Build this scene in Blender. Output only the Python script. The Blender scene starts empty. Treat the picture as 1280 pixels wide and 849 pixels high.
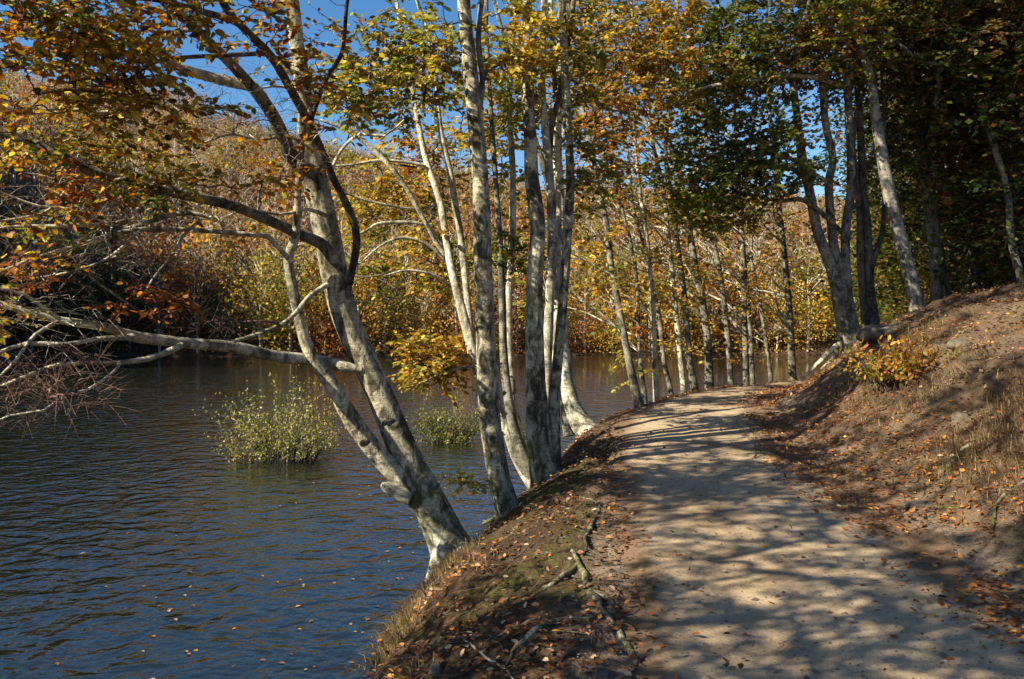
import bpy, math
import numpy as np

SC = bpy.context.scene
COL = SC.collection
R = math.radians

# ------------------------------------------------------------------ camera
FPX, CU, CV, EYE, PITCH = 1100.0, 640.0, 424.5, 1.6, math.atan(14.5 / 1100.0)
cam_d = bpy.data.cameras.new("camera")
cam = bpy.data.objects.new("camera", cam_d)
COL.objects.link(cam)
cam.location = (0, 0, EYE)
cam.rotation_euler = (math.pi / 2 - PITCH, 0, 0)
cam_d.sensor_width = 36.0
cam_d.lens = 36.0 * FPX / 1280.0
cam_d.clip_start = 0.05
cam_d.clip_end = 3000
SC.camera = cam

# ------------------------------------------------------------------ light
SUN_EL = R(33)
SUN_DIR = np.array([-0.88, -0.475])
SUN_DIR = SUN_DIR / np.linalg.norm(SUN_DIR)
sun_vec = np.array([SUN_DIR[0] * math.cos(SUN_EL), SUN_DIR[1] * math.cos(SUN_EL), math.sin(SUN_EL)])
w = bpy.data.worlds.new("World")
SC.world = w
w.use_nodes = True
nt = w.node_tree
nt.nodes.clear()
sky = nt.nodes.new("ShaderNodeTexSky")
sky.sky_type = 'NISHITA'
sky.sun_disc = False
sky.sun_elevation = SUN_EL
sky.sun_rotation = math.atan2(SUN_DIR[0], SUN_DIR[1])
sky.altitude = 1100
sky.air_density = 1.0
sky.dust_density = 0.3
sky.ozone_density = 1.2
bg = nt.nodes.new("ShaderNodeBackground")
bg.inputs["Strength"].default_value = 0.072
wo = nt.nodes.new("ShaderNodeOutputWorld")
hs = nt.nodes.new("ShaderNodeHueSaturation")
hs.inputs["Saturation"].default_value = 1.32
nt.links.new(sky.outputs[0], hs.inputs["Color"])
nt.links.new(hs.outputs[0], bg.inputs[0])
nt.links.new(bg.outputs[0], wo.inputs[0])

sl = bpy.data.lights.new("sun", 'SUN')
sl.energy = 5.0
sl.angle = R(0.55)
sl.color = (1.0, 0.90, 0.70)
so = bpy.data.objects.new("sun", sl)
COL.objects.link(so)
so.location = (-30, -15, 40)
from mathutils import Vector
so.rotation_euler = Vector(tuple(sun_vec)).to_track_quat('Z', 'Y').to_euler()

SC.view_settings.view_transform = 'Standard'
SC.view_settings.look = 'None'
SC.view_settings.exposure = 1.25
SC.view_settings.gamma = 1.0
SC.view_settings.use_curve_mapping = False
SC.cycles.max_bounces = 6
SC.cycles.diffuse_bounces = 3
SC.cycles.glossy_bounces = 3
SC.cycles.transmission_bounces = 3
SC.cycles.use_denoising = True
SC.cycles.caustics_reflective = False
SC.cycles.caustics_refractive = False


# ------------------------------------------------------------------ maths helpers
def ray(u, v):
    xc, yc = (u - CU) / FPX, -(v - CV) / FPX
    cp, sp = math.cos(PITCH), math.sin(PITCH)
    return np.array([xc, cp + yc * sp, -sp + yc * cp])


def at(u, v, Y):
    d = ray(u, v)
    return np.array([0, 0, EYE]) + d * (Y / d[1])


def hash01(ix, iy, iz, seed):
    h = (ix.astype(np.int64) * 374761393 + iy.astype(np.int64) * 668265263 + iz.astype(np.int64) * 2147483647 + seed * 974711) & 0x7fffffff
    h = ((h ^ (h >> 13)) * 1274126177) & 0x7fffffff
    h = ((h ^ (h >> 16)) * 668265263) & 0x7fffffff
    return (h & 0xffff) / 65535.0


def vnoise(p, seed=0):
    p = np.asarray(p, float)
    i = np.floor(p).astype(np.int64)
    f = p - i
    f = f * f * (3 - 2 * f)
    out = 0
    for dx in (0, 1):
        for dy in (0, 1):
            for dz in (0, 1):
                wgt = (f[..., 0] if dx else 1 - f[..., 0]) * (f[..., 1] if dy else 1 - f[..., 1]) * (f[..., 2] if dz else 1 - f[..., 2])
                out = out + wgt * hash01(i[..., 0] + dx, i[..., 1] + dy, i[..., 2] + dz, seed)
    return out * 2 - 1


def fbm(p, seed=0, octv=4):
    p = np.asarray(p, float)
    a, s, t = 1.0, 0, 0
    for k in range(octv):
        s = s + a * vnoise(p * (2 ** k), seed + k * 17)
        t += a
        a *= 0.5
    return s / t


def fbm2(x, y, sc, seed=0, octv=4):
    x, y = np.broadcast_arrays(np.asarray(x, float), np.asarray(y, float))
    return fbm(np.stack([x * sc, y * sc, np.zeros_like(x) + seed * 3.7], -1), seed, octv)


def smooth(a, b, x):
    t = np.clip((x - a) / (b - a), 0, 1)
    return t * t * (3 - 2 * t)


def spline(ys, vs):
    g = np.linspace(-60, 120, 1801)
    v = np.interp(g, ys, vs)
    k = np.ones(11) / 11
    vp = np.pad(v, 5, mode='edge')
    v = np.convolve(vp, k, mode='valid')
    return lambda y: np.interp(y, g, v)


def norm(a):
    return a / np.maximum(np.linalg.norm(a, axis=-1, keepdims=True), 1e-9)


# ------------------------------------------------------------------ terrain
WATER = -0.8
XS = spline([-60, -10, 0, 3, 4.3, 5.6, 7, 8, 9.5, 11, 12.4, 14, 16, 18, 22, 27, 35, 50, 60, 80, 120],
            [-4, -2.4, -1.5, -1.25, -1.15, -0.98, -0.95, -0.85, -0.15, 0.15, 0.75, 1.55, 2.6, 3.6, 5.6, 8.3, 13, 24, 33, 50, 90])
XL = spline([-60, -10, 0, 4, 5.5, 8.1, 10.6, 11.8, 13.4, 15.7, 18, 22, 27, 35, 50, 80, 120],
            [0.3, 0.3, 0.45, 0.62, 0.78, 1.0, 1.25, 1.5, 2.25, 3.4, 4.7, 7.2, 10.4, 15.5, 26.5, 52, 92])
XR = spline([-60, -10, 0, 4, 5.5, 8.1, 10.6, 13.4, 16, 18, 22, 27, 35, 50, 80, 120],
            [3.2, 3.2, 3.1, 3.0, 2.9, 3.02, 3.3, 4.0, 5.1, 6.3, 9.2, 12.5, 17.5, 28.5, 54, 94])
ZP = spline([-60, 0, 4, 5.5, 8.1, 10.6, 12, 14, 16, 18, 22, 27, 35, 120],
            [0, 0, 0, 0.05, 0.17, 0.34, 0.42, 0.48, 0.47, 0.40, 0.25, 0.1, 0.0, 0.0])
KAZ = lambda a: np.interp(a, [-3, -0.6, -0.4, -0.19, -0.03, 0.28, 0.5, 3], [0.38, 0.37, 0.345, 0.25, 0.20, 0.165, 0.17, 0.2])


def Hh(x, y, fine=True):
    x, y = np.broadcast_arrays(np.asarray(x, float), np.asarray(y, float))
    xs, xl, xr, zp = XS(y), XL(y), XR(y), ZP(y)
    xs = xs + 0.12 * fbm2(x * 0.3, y, 1.3, 5, 3)
    tt = np.clip((x - xs) / np.maximum(xl - xs, 0.2), 0, 1)
    left = WATER + (zp - WATER) * (1 - (1 - tt) ** 2.3)
    t = x - xr
    bank = np.interp(t, [-0.2, 0, 0.3, 0.8, 1.5, 2.3, 3.2, 5, 10, 25, 60, 200], [0, 0.02, 0.14, 0.46, 0.98, 1.36, 1.58, 1.95, 3.4, 9.5, 21, 60])
    z = np.where(x < xl, left, zp + bank)
    und = WATER - np.minimum(1.8, 0.5 * (xs - x) + 0.02)
    z = np.where(x < xs, und, z)
    # far land
    yf = 77 + 3 * np.sin(x / 15.0) + 0.0 * x
    sf = y - yf
    sl_ = np.minimum(-36 + 2.5 * np.sin(y / 7.0) - x, y - 8)
    az = x / np.maximum(y, 5.0)
    k = KAZ(az)
    hf = np.where(sf > 0, k * 205 * (np.minimum(sf, 205) / 205) ** 1.1 + 0.6 * smooth(0, 2, sf), 0.4 * sf)
    hf = hf + smooth(5, 60, sf) * 4.0 * fbm2(x, y, 0.03, 9, 4)
    hl = np.where(sl_ > 0, 24 * smooth(0, 30, sl_), 0.4 * sl_)  # left headland, mostly out of frame, raised to shade the far shore
    far = WATER + np.maximum(hf, hl)
    z = np.maximum(z, far)
    if fine:
        onland = smooth(0.0, 0.4, x - xs)
        offpath = np.maximum(smooth(0.05, -0.3, x - xl), smooth(-0.05, 0.5, x - xr))
        z = z + onland * offpath * (0.11 * fbm2(x, y, 1.1, 2, 4) + 0.075 * fbm2(x, y, 4.0, 3, 4))
        z = z + (1 - offpath) * onland * (0.022 * fbm2(x, y, 0.9, 4, 3) + 0.009 * fbm2(x, y, 5.5, 6, 2))
        z = z + smooth(.1, .5, tt) * smooth(1.0, .75, tt) * (x < xl) * (y < 20) * (0.10 * np.abs(fbm2(x, y * .7, 2.4, 15, 4)) - .02)
        # long gullied humps on the bank
        z = z + smooth(0.3, 1.2, t) * smooth(40, 12, t) * (0.2 * fbm2(x * 0.5, y, 0.9, 12, 3) + 0.12 * np.abs(fbm2(x * 0.45 + y * .25, y, 2.2, 14, 3)))
    return z


def hit(u, v, ymax=120):
    d = ray(u, v)
    ts = np.concatenate([np.linspace(1.5, 30, 1500), np.linspace(30, ymax, 800)])
    P = np.array([0, 0, EYE]) + d * ts[:, None]
    below = P[:, 2] < Hh(P[:, 0], P[:, 1])
    i = int(np.argmax(below)) if below.any() else len(ts) - 1
    return P[i]


# ------------------------------------------------------------------ mesh helpers
def mesh_obj(name, verts, quads, mats, parent=None, origin=(0, 0, 0), tris=None, col=None, midx=None, smooth_=False, attrs=None):
    me = bpy.data.meshes.new(name)
    verts = np.asarray(verts, np.float32) - np.asarray(origin, np.float32)
    nq = 0 if quads is None else len(quads)
    ntr = 0 if tris is None else len(tris)
    me.vertices.add(len(verts))
    me.vertices.foreach_set("co", verts.ravel())
    loops = []
    if nq:
        loops.append(np.asarray(quads, np.int32).ravel())
    if ntr:
        loops.append(np.asarray(tris, np.int32).ravel())
    loops = np.concatenate(loops)
    me.loops.add(len(loops))
    me.loops.foreach_set("vertex_index", loops)
    me.polygons.add(nq + ntr)
    starts = np.concatenate([np.arange(nq) * 4, nq * 4 + np.arange(ntr) * 3]).astype(np.int32)
    me.polygons.foreach_set("loop_start", starts)
    if midx is not None:
        me.polygons.foreach_set("material_index", np.asarray(midx, np.int32))
    if smooth_:
        me.polygons.foreach_set("use_smooth", np.ones(nq + ntr, bool))
    for m in (mats if isinstance(mats, (list, tuple)) else [mats]):
        me.materials.append(m)
    if col is not None:
        a = me.attributes.new("Col", 'FLOAT_COLOR', 'POINT')
        c4 = np.ones((len(verts), 4), np.float32)
        c4[:, :3] = col
        a.data.foreach_set("color", c4.ravel())
    for an, av in (attrs or {}).items():
        a = me.attributes.new(an, 'FLOAT', 'POINT')
        a.data.foreach_set("value", np.asarray(av, np.float32))
    me.update(calc_edges=True)
    o = bpy.data.objects.new(name, me)
    COL.objects.link(o)
    if parent is not None:
        o.parent = parent
    else:
        o.location = origin
    return o


def tag(o, label=None, cat=None, group=None, kind=None):
    if label: o["label"] = label
    if cat: o["category"] = cat
    if group: o["group"] = group
    if kind: o["kind"] = kind
    return o


def empty(name, loc):
    o = bpy.data.objects.new(name, None)
    COL.objects.link(o)
    o.location = tuple(float(a) for a in loc)
    o.empty_display_size = 0.2
    return o


def tubes(P, r, k):
    """P (E,n,3), r (E,n) -> verts, quads for E separate tubes"""
    E, n, _ = P.shape
    T = norm(np.gradient(P, axis=1))
    ref = np.where(np.abs(T[:, :1, 2:3]) < 0.8, np.array([0, 0, 1.0]), np.array([1.0, 0, 0]))
    ref = np.broadcast_to(ref, T.shape)
    A = norm(np.cross(T, ref))
    B = np.cross(T, A)
    ang = np.arange(k) / k * 2 * np.pi
    V = P[:, :, None, :] + r[:, :, None, None] * (np.cos(ang)[None, None, :, None] * A[:, :, None, :] + np.sin(ang)[None, None, :, None] * B[:, :, None, :])
    base = (np.arange(E) * n * k)[:, None, None] + (np.arange(n - 1) * k)[None, :, None]
    j = np.arange(k)[None, None, :]
    j2 = (j + 1) % k
    Q = np.stack([base + j, base + j2, base + k + j2, base + k + j], -1).reshape(-1, 4)
    return V.reshape(-1, 3), Q


def catmull(P, step):
    P = np.asarray(P, float)
    X = np.vstack([2 * P[0] - P[1], P, 2 * P[-1] - P[-2]])
    out = []
    for i in range(1, len(X) - 2):
        n = max(2, int(np.linalg.norm(X[i + 1][:3] - X[i][:3]) / step))
        t = np.linspace(0, 1, n, endpoint=False)[:, None]
        a, b, c, d = X[i - 1], X[i], X[i + 1], X[i + 2]
        out.append(0.5 * (2 * b + (c - a) * t + (2 * a - 5 * b + 4 * c - d) * t ** 2 + (3 * b - a - 3 * c + d) * t ** 3))
    out.append(P[-1:])
    return np.vstack(out)


def trunk_mesh(P, r, k=14, rough=0.05, flare=0.0, fh=0.3, seed=0, ground=None):
    """one transported tube with bark irregularity and a lobed root flare at its first end"""
    n = len(P)
    T = norm(np.gradient(P, axis=0))
    A = np.zeros_like(P)
    a = np.cross(T[0], [0, 1.0, 0.1])
    for i in range(n):
        a = a - T[i] * np.dot(a, T[i])
        a = a / np.linalg.norm(a)
        A[i] = a
    B = np.cross(T, A)
    ang = np.arange(k) / k * 2 * np.pi
    N = np.cos(ang)[None, :, None] * A[:, None, :] + np.sin(ang)[None, :, None] * B[:, None, :]
    rr = r[:, None] * np.ones(k)
    d = np.concatenate([[0], np.cumsum(np.linalg.norm(np.diff(P, axis=0), axis=1))])
    if flare:
        lob = 0.55 + 0.45 * np.cos(ang * 4 + seed) + 0.3 * np.cos(ang * 7 + 2.1 * seed)
        rr = rr * (1 + flare * np.exp(-d / fh)[:, None] * (0.35 + np.clip(lob, 0, 2)[None, :] * 0.65))
    X = P[:, None, :] + N * rr[:, :, None]
    rr = rr * (1 + rough * fbm(X * 3.1, seed, 3) + 0.5 * rough * fbm(X * 11.0, seed + 3, 2))
    X = P[:, None, :] + N * rr[:, :, None]
    base = (np.arange(n - 1) * k)[:, None]
    j = np.arange(k)[None, :]
    j2 = (j + 1) % k
    Q = np.stack([base + j, base + j2, base + k + j2, base + k + j], -1).reshape(-1, 4)
    return X.reshape(-1, 3), Q


def leaves(cen, d, nrm, size, col, hexa=True, wid=0.62):
    """flat little folded leaf blades"""
    d = norm(d)
    s = norm(np.cross(nrm, d))
    nn = np.cross(d, s)
    L = size[:, None]
    W = L * wid
    if hexa:
        V = np.stack([cen,
                      cen + d * L * .28 + s * W * .42 + nn * L * .07,
                      cen + d * L * .68 + s * W * .40 + nn * L * .05,
                      cen + d * L - nn * L * .06,
                      cen + d * L * .68 - s * W * .40 + nn * L * .05,
                      cen + d * L * .28 - s * W * .42 + nn * L * .07], 1)
        b = (np.arange(len(cen)) * 6)[:, None]
        Q = np.concatenate([b + np.array([[0, 1, 2, 3]]), b + np.array([[0, 3, 4, 5]])], 1).reshape(-1, 4)
        c = np.repeat(col, 6, axis=0)
    else:
        V = np.stack([cen, cen + d * L * .5 + s * W * .5 + nn * L * .06, cen + d * L, cen + d * L * .5 - s * W * .5 + nn * L * .06], 1)
        Q = (np.arange(len(cen)) * 4)[:, None] + np.array([[0, 1, 2, 3]])
        c = np.repeat(col, 4, axis=0)
    return V.reshape(-1, 3), Q, c


PAL = dict(dgreen=(.034, .062, .014), green=(.10, .135, .02), lime=(.25, .26, .035), olive=(.20, .17, .03), gold=(.46, .29, .045),
           yellow=(.56, .41, .07), amber=(.45, .225, .04), orange=(.40, .155, .03), rust=(.22, .075, .024), brown=(.13, .065, .03), pale=(.46, .42, .17),
           tan=(.30, .20, .12))


def palette(weights, n, rng, pos=None, seed=0, jitter=0.3, sc=1.2, mixf=0.35):
    names = list(weights)
    W = np.array([weights[k] for k in names], float)
    W /= W.sum()
    cum = np.cumsum(W)
    cols = np.array([PAL[k] for k in names])
    if pos is not None:
        q = fbm(pos * sc, seed, 2) * 0.75 + 0.5
        q = np.clip(q + rng.normal(0, 0.12, n), 0, 0.9999)
    else:
        q = rng.random(n)
    rnd = rng.random(n) < mixf
    q = np.where(rnd, rng.random(n), q)
    idx = np.minimum(np.searchsorted(cum, q), len(names) - 1)
    c = cols[idx] * np.exp(rng.normal(0, jitter, n))[:, None]
    return np.clip(c, 0.004, 0.75)


# ------------------------------------------------------------------ materials
def new_mat(name):
    m = bpy.data.materials.new(name)
    m.use_nodes = True
    m.node_tree.nodes.clear()
    return m, m.node_tree.nodes, m.node_tree.links


def N(nodes, typ, **kw):
    n = nodes.new(typ)
    for k, v in kw.items():
        if k in ("operation", "blend_type", "data_type", "attribute_name", "noise_dimensions", "interpolation_type", "feature", "clamp"):
            setattr(n, k, v)
    return n


def noise_node(nodes, links, vec, scale, detail=4, rough=0.55, dist=0.0):
    n = nodes.new("ShaderNodeTexNoise")
    n.inputs["Scale"].default_value = scale
    n.inputs["Detail"].default_value = detail
    n.inputs["Roughness"].default_value = rough
    n.inputs["Distortion"].default_value = dist
    links.new(vec, n.inputs["Vector"])
    return n.outputs["Fac"]


def ramp(nodes, links, fac, stops):
    r = nodes.new("ShaderNodeValToRGB")
    el = r.color_ramp.elements
    while len(el) < len(stops):
        el.new(0.5)
    for e, (p, c) in zip(el, stops):
        e.position = p
        e.color = (*c, 1) if len(c) == 3 else c
    links.new(fac, r.inputs[0])
    return r.outputs[0]


def mixc(nodes, links, fac, a, b, bt='MIX'):
    m = nodes.new("ShaderNodeMix")
    m.data_type = 'RGBA'
    m.blend_type = bt
    for sock, val in ((m.inputs[0], fac), (m.inputs[6], a), (m.inputs[7], b)):
        if isinstance(val, (int, float)):
            sock.default_value = val
        elif isinstance(val, tuple):
            sock.default_value = (*val, 1)
        else:
            links.new(val, sock)
    return m.outputs[2]


def math_(nodes, links, op, a, b=None, clamp=False):
    m = nodes.new("ShaderNodeMath")
    m.operation = op
    m.use_clamp = clamp
    for s, val in ((m.inputs[0], a), (m.inputs[1], b)):
        if val is None: continue
        if isinstance(val, (int, float)): s.default_value = val
        else: links.new(val, s)
    return m.outputs[0]


def mapping(nodes, links, vec, sc):
    m = nodes.new("ShaderNodeMapping")
    m.inputs["Scale"].default_value = sc
    links.new(vec, m.inputs["Vector"])
    return m.outputs[0]


def finish(nodes, links, color, rough=0.8, bump=None, bdist=0.01, bstr=1.0, spec=0.3, normal=None):
    p = nodes.new("ShaderNodeBsdfPrincipled")
    if isinstance(color, tuple): p.inputs["Base Color"].default_value = (*color, 1)
    else: links.new(color, p.inputs["Base Color"])
    p.inputs["Roughness"].default_value = rough
    p.inputs["Specular IOR Level"].default_value = spec
    if bump is not None:
        b = nodes.new("ShaderNodeBump")
        b.inputs["Distance"].default_value = bdist
        b.inputs["Strength"].default_value = bstr
        links.new(bump, b.inputs["Height"])
        links.new(b.outputs[0], p.inputs["Normal"])
    o = nodes.new("ShaderNodeOutputMaterial")
    links.new(p.outputs[0], o.inputs[0])
    return p


def bark(name, light, dark, moss=0.0, mottle=0.5, mossh=1.2):
    m, n, l = new_mat(name)
    tc = n.new("ShaderNodeTexCoord").outputs["Object"]
    band = noise_node(n, l, mapping(n, l, tc, (2.0, 2.0, 12)), 1.7, 5, 0.7, 0.6)
    blot = noise_node(n, l, mapping(n, l, tc, (1, 1, .5)), 8.0, 6, 0.68, 1.0)
    big = noise_node(n, l, mapping(n, l, tc, (1, 1, .6)), 2.3, 3, 0.6, 0.6)
    fine = noise_node(n, l, mapping(n, l, tc, (1, 1, 1.8)), 27, 5, 0.8)
    mid = tuple(0.5 * (a + b) for a, b in zip(light, dark))
    c = ramp(n, l, blot, [(0.37, tuple(a * .6 for a in dark)), (0.44, dark), (0.50, mid), (0.56, light), (0.66, tuple(min(.75, a * 1.3) for a in light))])
    bg_ = ramp(n, l, big, [(0.36, (.40, .40, .34)), (0.48, (.9, .9, .87)), (0.62, (1.15, 1.12, 1.06))])
    c = mixc(n, l, 0.75, c, bg_, 'MULTIPLY')
    bd = ramp(n, l, band, [(0.38, (.35, .33, .29)), (0.50, (1, 1, 1))])
    c = mixc(n, l, mottle, c, bd, 'MULTIPLY')
    fd = ramp(n, l, fine, [(0.36, (.22, .21, .17)), (0.47, (1, 1, 1)), (0.62, (1.2, 1.18, 1.12))])
    c = mixc(n, l, 0.7, c, fd, 'MULTIPLY')
    if moss:
        z = n.new("ShaderNodeSeparateXYZ")
        l.new(tc, z.inputs[0])
        hz = math_(n, l, 'SUBTRACT', 1.0, math_(n, l, 'DIVIDE', z.outputs[2], mossh))
        mn = noise_node(n, l, tc, 4.0, 5, 0.65, 0.5)
        f = math_(n, l, 'MULTIPLY', math_(n, l, 'SUBTRACT', math_(n, l, 'ADD', mn, math_(n, l, 'MULTIPLY', hz, 0.16)), 0.60), 6.0, True)
        f = math_(n, l, 'MULTIPLY', f, moss)
        c = mixc(n, l, f, c, (.085, .095, .022))
    bsum = math_(n, l, 'ADD', math_(n, l, 'MULTIPLY', band, 0.6), math_(n, l, 'ADD', math_(n, l, 'MULTIPLY', fine, 0.4), math_(n, l, 'MULTIPLY', blot, 0.8)))
    finish(n, l, c, 0.85, bsum, 0.03, 0.9, 0.15)
    return m


BARK = bark("beech_bark", (.47, .43, .325), (.115, .104, .074), moss=1.0)
BARKP = bark("pale_bark", (.62, .575, .465), (.26, .24, .19), mottle=0.4)
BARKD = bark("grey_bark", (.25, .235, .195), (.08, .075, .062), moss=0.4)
BARKT = bark("dark_twig_bark", (.17, .15, .125), (.075, .065, .055))
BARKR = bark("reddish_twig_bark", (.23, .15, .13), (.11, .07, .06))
m, n, l = new_mat("heartwood_hole")
finish(n, l, ramp(n, l, noise_node(n, l, n.new("ShaderNodeTexCoord").outputs["Object"], 60), [(0.35, (.03, .026, .02)), (0.65, (.11, .095, .075))]), 0.95)
HOLE = m


def leaf_mat(name, trans=0.42, rough=0.5):
    m, n, l = new_mat(name)
    a = n.new("ShaderNodeAttribute")
    a.attribute_name = "Col"
    p = n.new("ShaderNodeBsdfPrincipled")
    l.new(a.outputs["Color"], p.inputs["Base Color"])
    p.inputs["Roughness"].default_value = rough
    p.inputs["Specular IOR Level"].default_value = 0.3
    t = n.new("ShaderNodeBsdfTranslucent")
    hs = n.new("ShaderNodeHueSaturation")
    hs.inputs["Saturation"].default_value = 1.1
    hs.inputs["Value"].default_value = 1.15
    l.new(a.outputs["Color"], hs.inputs["Color"])
    l.new(hs.outputs[0], t.inputs[0])
    x = n.new("ShaderNodeMixShader")
    x.inputs[0].default_value = trans
    l.new(p.outputs[0], x.inputs[1])
    l.new(t.outputs[0], x.inputs[2])
    o = n.new("ShaderNodeOutputMaterial")
    l.new(x.outputs[0], o.inputs[0])
    return m


LEAF = leaf_mat("leaf", 0.5)
LITTER = leaf_mat("dry_leaf", 0.12, 0.65)
GRASSM = leaf_mat("grass_blade", 0.3, 0.6)

# ground
m, n, l = new_mat("forest_soil")
tc = n.new("ShaderNodeTexCoord").outputs["Object"]
n1 = noise_node(n, l, tc, 1.3, 6, 0.65, 0.6)
n2 = noise_node(n, l, tc, 14, 6, 0.7, 0.3)
n3 = noise_node(n, l, mapping(n, l, tc, (1, 1, 1)), 55, 4, 0.7)
soil = ramp(n, l, n1, [(0.3, (.07, .047, .029)), (0.5, (.145, .098, .06)), (0.7, (.25, .182, .118))])
soil = mixc(n, l, 0.8, soil, ramp(n, l, n2, [(0.3, (.4, .37, .34)), (0.55, (1, 1, 1)), (0.75, (1.35, 1.2, 1.05))]), 'MULTIPLY')
lit = ramp(n, l, n3, [(0.3, (.055, .032, .018)), (0.5, (.13, .072, .037)), (0.68, (.23, .115, .05))])
at1 = n.new("ShaderNodeAttribute"); at1.attribute_name = "litter"
at2 = n.new("ShaderNodeAttribute"); at2.attribute_name = "moss"
at3 = n.new("ShaderNodeAttribute"); at3.attribute_name = "pale"
c = mixc(n, l, math_(n, l, 'MULTIPLY', at3.outputs["Fac"], 0.85), soil, mixc(n, l, n2, (.17, .108, .066), (.37, .265, .18)))
at4 = n.new("ShaderNodeAttribute"); at4.attribute_name = "sandy"
at5 = n.new("ShaderNodeAttribute"); at5.attribute_name = "humus_shade"
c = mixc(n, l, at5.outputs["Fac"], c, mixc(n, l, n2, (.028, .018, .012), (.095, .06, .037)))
lf = math_(n, l, 'MULTIPLY', at1.outputs["Fac"], math_(n, l, 'MULTIPLY', math_(n, l, 'SUBTRACT', n2, 0.38), 4.0, True), True)
c = mixc(n, l, lf, c, lit)
sf_ = math_(n, l, 'MULTIPLY', at4.outputs["Fac"], math_(n, l, 'MULTIPLY', math_(n, l, 'SUBTRACT', n2, 0.36), 6.0, True), True)
c = mixc(n, l, sf_, c, mixc(n, l, n3, (.25, .185, .125), (.42, .325, .23)))
mf = math_(n, l, 'MULTIPLY', at2.outputs["Fac"], math_(n, l, 'MULTIPLY', math_(n, l, 'SUBTRACT', n2, 0.40), 6.0, True), True)
mossc = ramp(n, l, n3, [(0.3, (.045, .045, .012)), (0.7, (.15, .14, .035))])
c = mixc(n, l, mf, c, mossc)
bs = math_(n, l, 'ADD', math_(n, l, 'MULTIPLY', n2, 1.0), math_(n, l, 'MULTIPLY', n3, 0.5))
finish(n, l, c, 0.92, bs, 0.06, 1.0, 0.15)
SOIL = m

m, n, l = new_mat("sandy_path")
tc = n.new("ShaderNodeTexCoord").outputs["Object"]
n1 = noise_node(n, l, tc, 1.1, 5, 0.6, 0.5)
n2 = noise_node(n, l, tc, 9, 6, 0.7, 0.2)
n3 = noise_node(n, l, tc, 90, 3, 0.7)
c = ramp(n, l, n1, [(0.28, (.27, .192, .115)), (0.45, (.395, .297, .188)), (0.6, (.455, .352, .23)), (0.78, (.51, .405, .275))])
c = mixc(n, l, 0.8, c, ramp(n, l, n2, [(0.3, (.66, .61, .55)), (0.5, (.97, .96, .95)), (0.75, (1.12, 1.1, 1.08))]), 'MULTIPLY')
c = mixc(n, l, 0.7, c, ramp(n, l, n3, [(0.32, (.62, .58, .54)), (0.5, (1, 1, 1)), (0.7, (1.18, 1.18, 1.18))]), 'MULTIPLY')
ae = n.new("ShaderNodeAttribute"); ae.attribute_name = "edge"
ef = math_(n, l, 'MULTIPLY', math_(n, l, 'SUBTRACT', math_(n, l, 'ADD', ae.outputs["Fac"], math_(n, l, 'MULTIPLY', n2, 0.9)), 0.75), 2.6, True)
c = mixc(n, l, ef, c, mixc(n, l, n3, (.09, .055, .03), (.27, .175, .105)))
bs = math_(n, l, 'ADD', n2, math_(n, l, 'MULTIPLY', n3, 0.25))
finish(n, l, c, 0.95, bs, 0.02, 0.8, 0.15)
SAND = m

m, n, l = new_mat("lake_water")
tc = n.new("ShaderNodeTexCoord").outputs["Object"]
rot = n.new("ShaderNodeMapping")
rot.inputs["Rotation"].default_value = (0, 0, R(14))
rot.inputs["Scale"].default_value = (1.35, 1.35, 1)
l.new(tc, rot.inputs["Vector"])
w1 = noise_node(n, l, rot.outputs[0], 1.9, 1.5, 0.4, 0.9)
w2 = noise_node(n, l, rot.outputs[0], 7.5, 2, 0.5, 0.4)
w3 = noise_node(n, l, tc, 0.25, 2, 0.5)
hsum = math_(n, l, 'ADD', math_(n, l, 'MULTIPLY', w1, 1.0), math_(n, l, 'MULTIPLY', w2, 0.24))
hsum = math_(n, l, 'MULTIPLY', hsum, math_(n, l, 'ADD', math_(n, l, 'MULTIPLY', w3, 0.9), 0.55))
p = finish(n, l, (.009, .0105, .0055), 0.02, hsum, 0.042, 1.0, 1.0)
p.inputs["IOR"].default_value = 1.33
WATERM = m

m, n, l = new_mat("grey_stone")
tc = n.new("ShaderNodeTexCoord").outputs["Object"]
n1 = noise_node(n, l, tc, 9, 6, 0.65, 0.4)
finish(n, l, ramp(n, l, n1, [(0.35, (.07, .057, .04)), (0.55, (.15, .125, .09)), (0.7, (.25, .215, .165))]), 0.9, n1, 0.02, 0.8, 0.2)
STONE = m

# ------------------------------------------------------------------ ground sheet
def axis(dense0, dense1, step, lo, hi, g):
    c = list(np.arange(dense0, dense1, step))
    s, x = step, dense1
    while x < hi:
        c.append(x); s *= g; x += s
    c.append(hi)
    s, x = step, dense0 - step
    pre = []
    while x > lo:
        pre.append(x); s *= g; x -= s
    pre.append(lo)
    return np.array(pre[::-1] + c)


gx = axis(-2.2, 6.6, 0.055, -420, 420, 1.055)
gy = axis(2.6, 15.5, 0.06, -60, 700, 1.04)
GX, GY = np.meshgrid(gx, gy)
GZ = Hh(GX, GY)
GZ = GZ - 30 * smooth(320, 700, GY) 
nx, ny = len(gx), len(gy)
ii = (np.arange(ny - 1)[:, None] * nx + np.arange(nx - 1)[None, :]).ravel()
gq = np.stack([ii, ii + 1, ii + nx + 1, ii + nx], 1)
xr_, xl_, xs_ = XR(GY), XL(GY), XS(GY)
tR, tL = GX - xr_, xl_ - GX
nz1 = fbm2(GX, GY, 0.9, 21, 4)
nz2 = fbm2(GX, GY, 1.7, 22, 4)
litter = smooth(-0.25, 0.2, nz1 + 0.35 * smooth(0.9, -0.2, np.abs(tR - 0.15)) + 0.25 * smooth(0, .3, tL))
litter = np.where((GY > 60) | (tR > 6), 0.9, litter)
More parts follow.
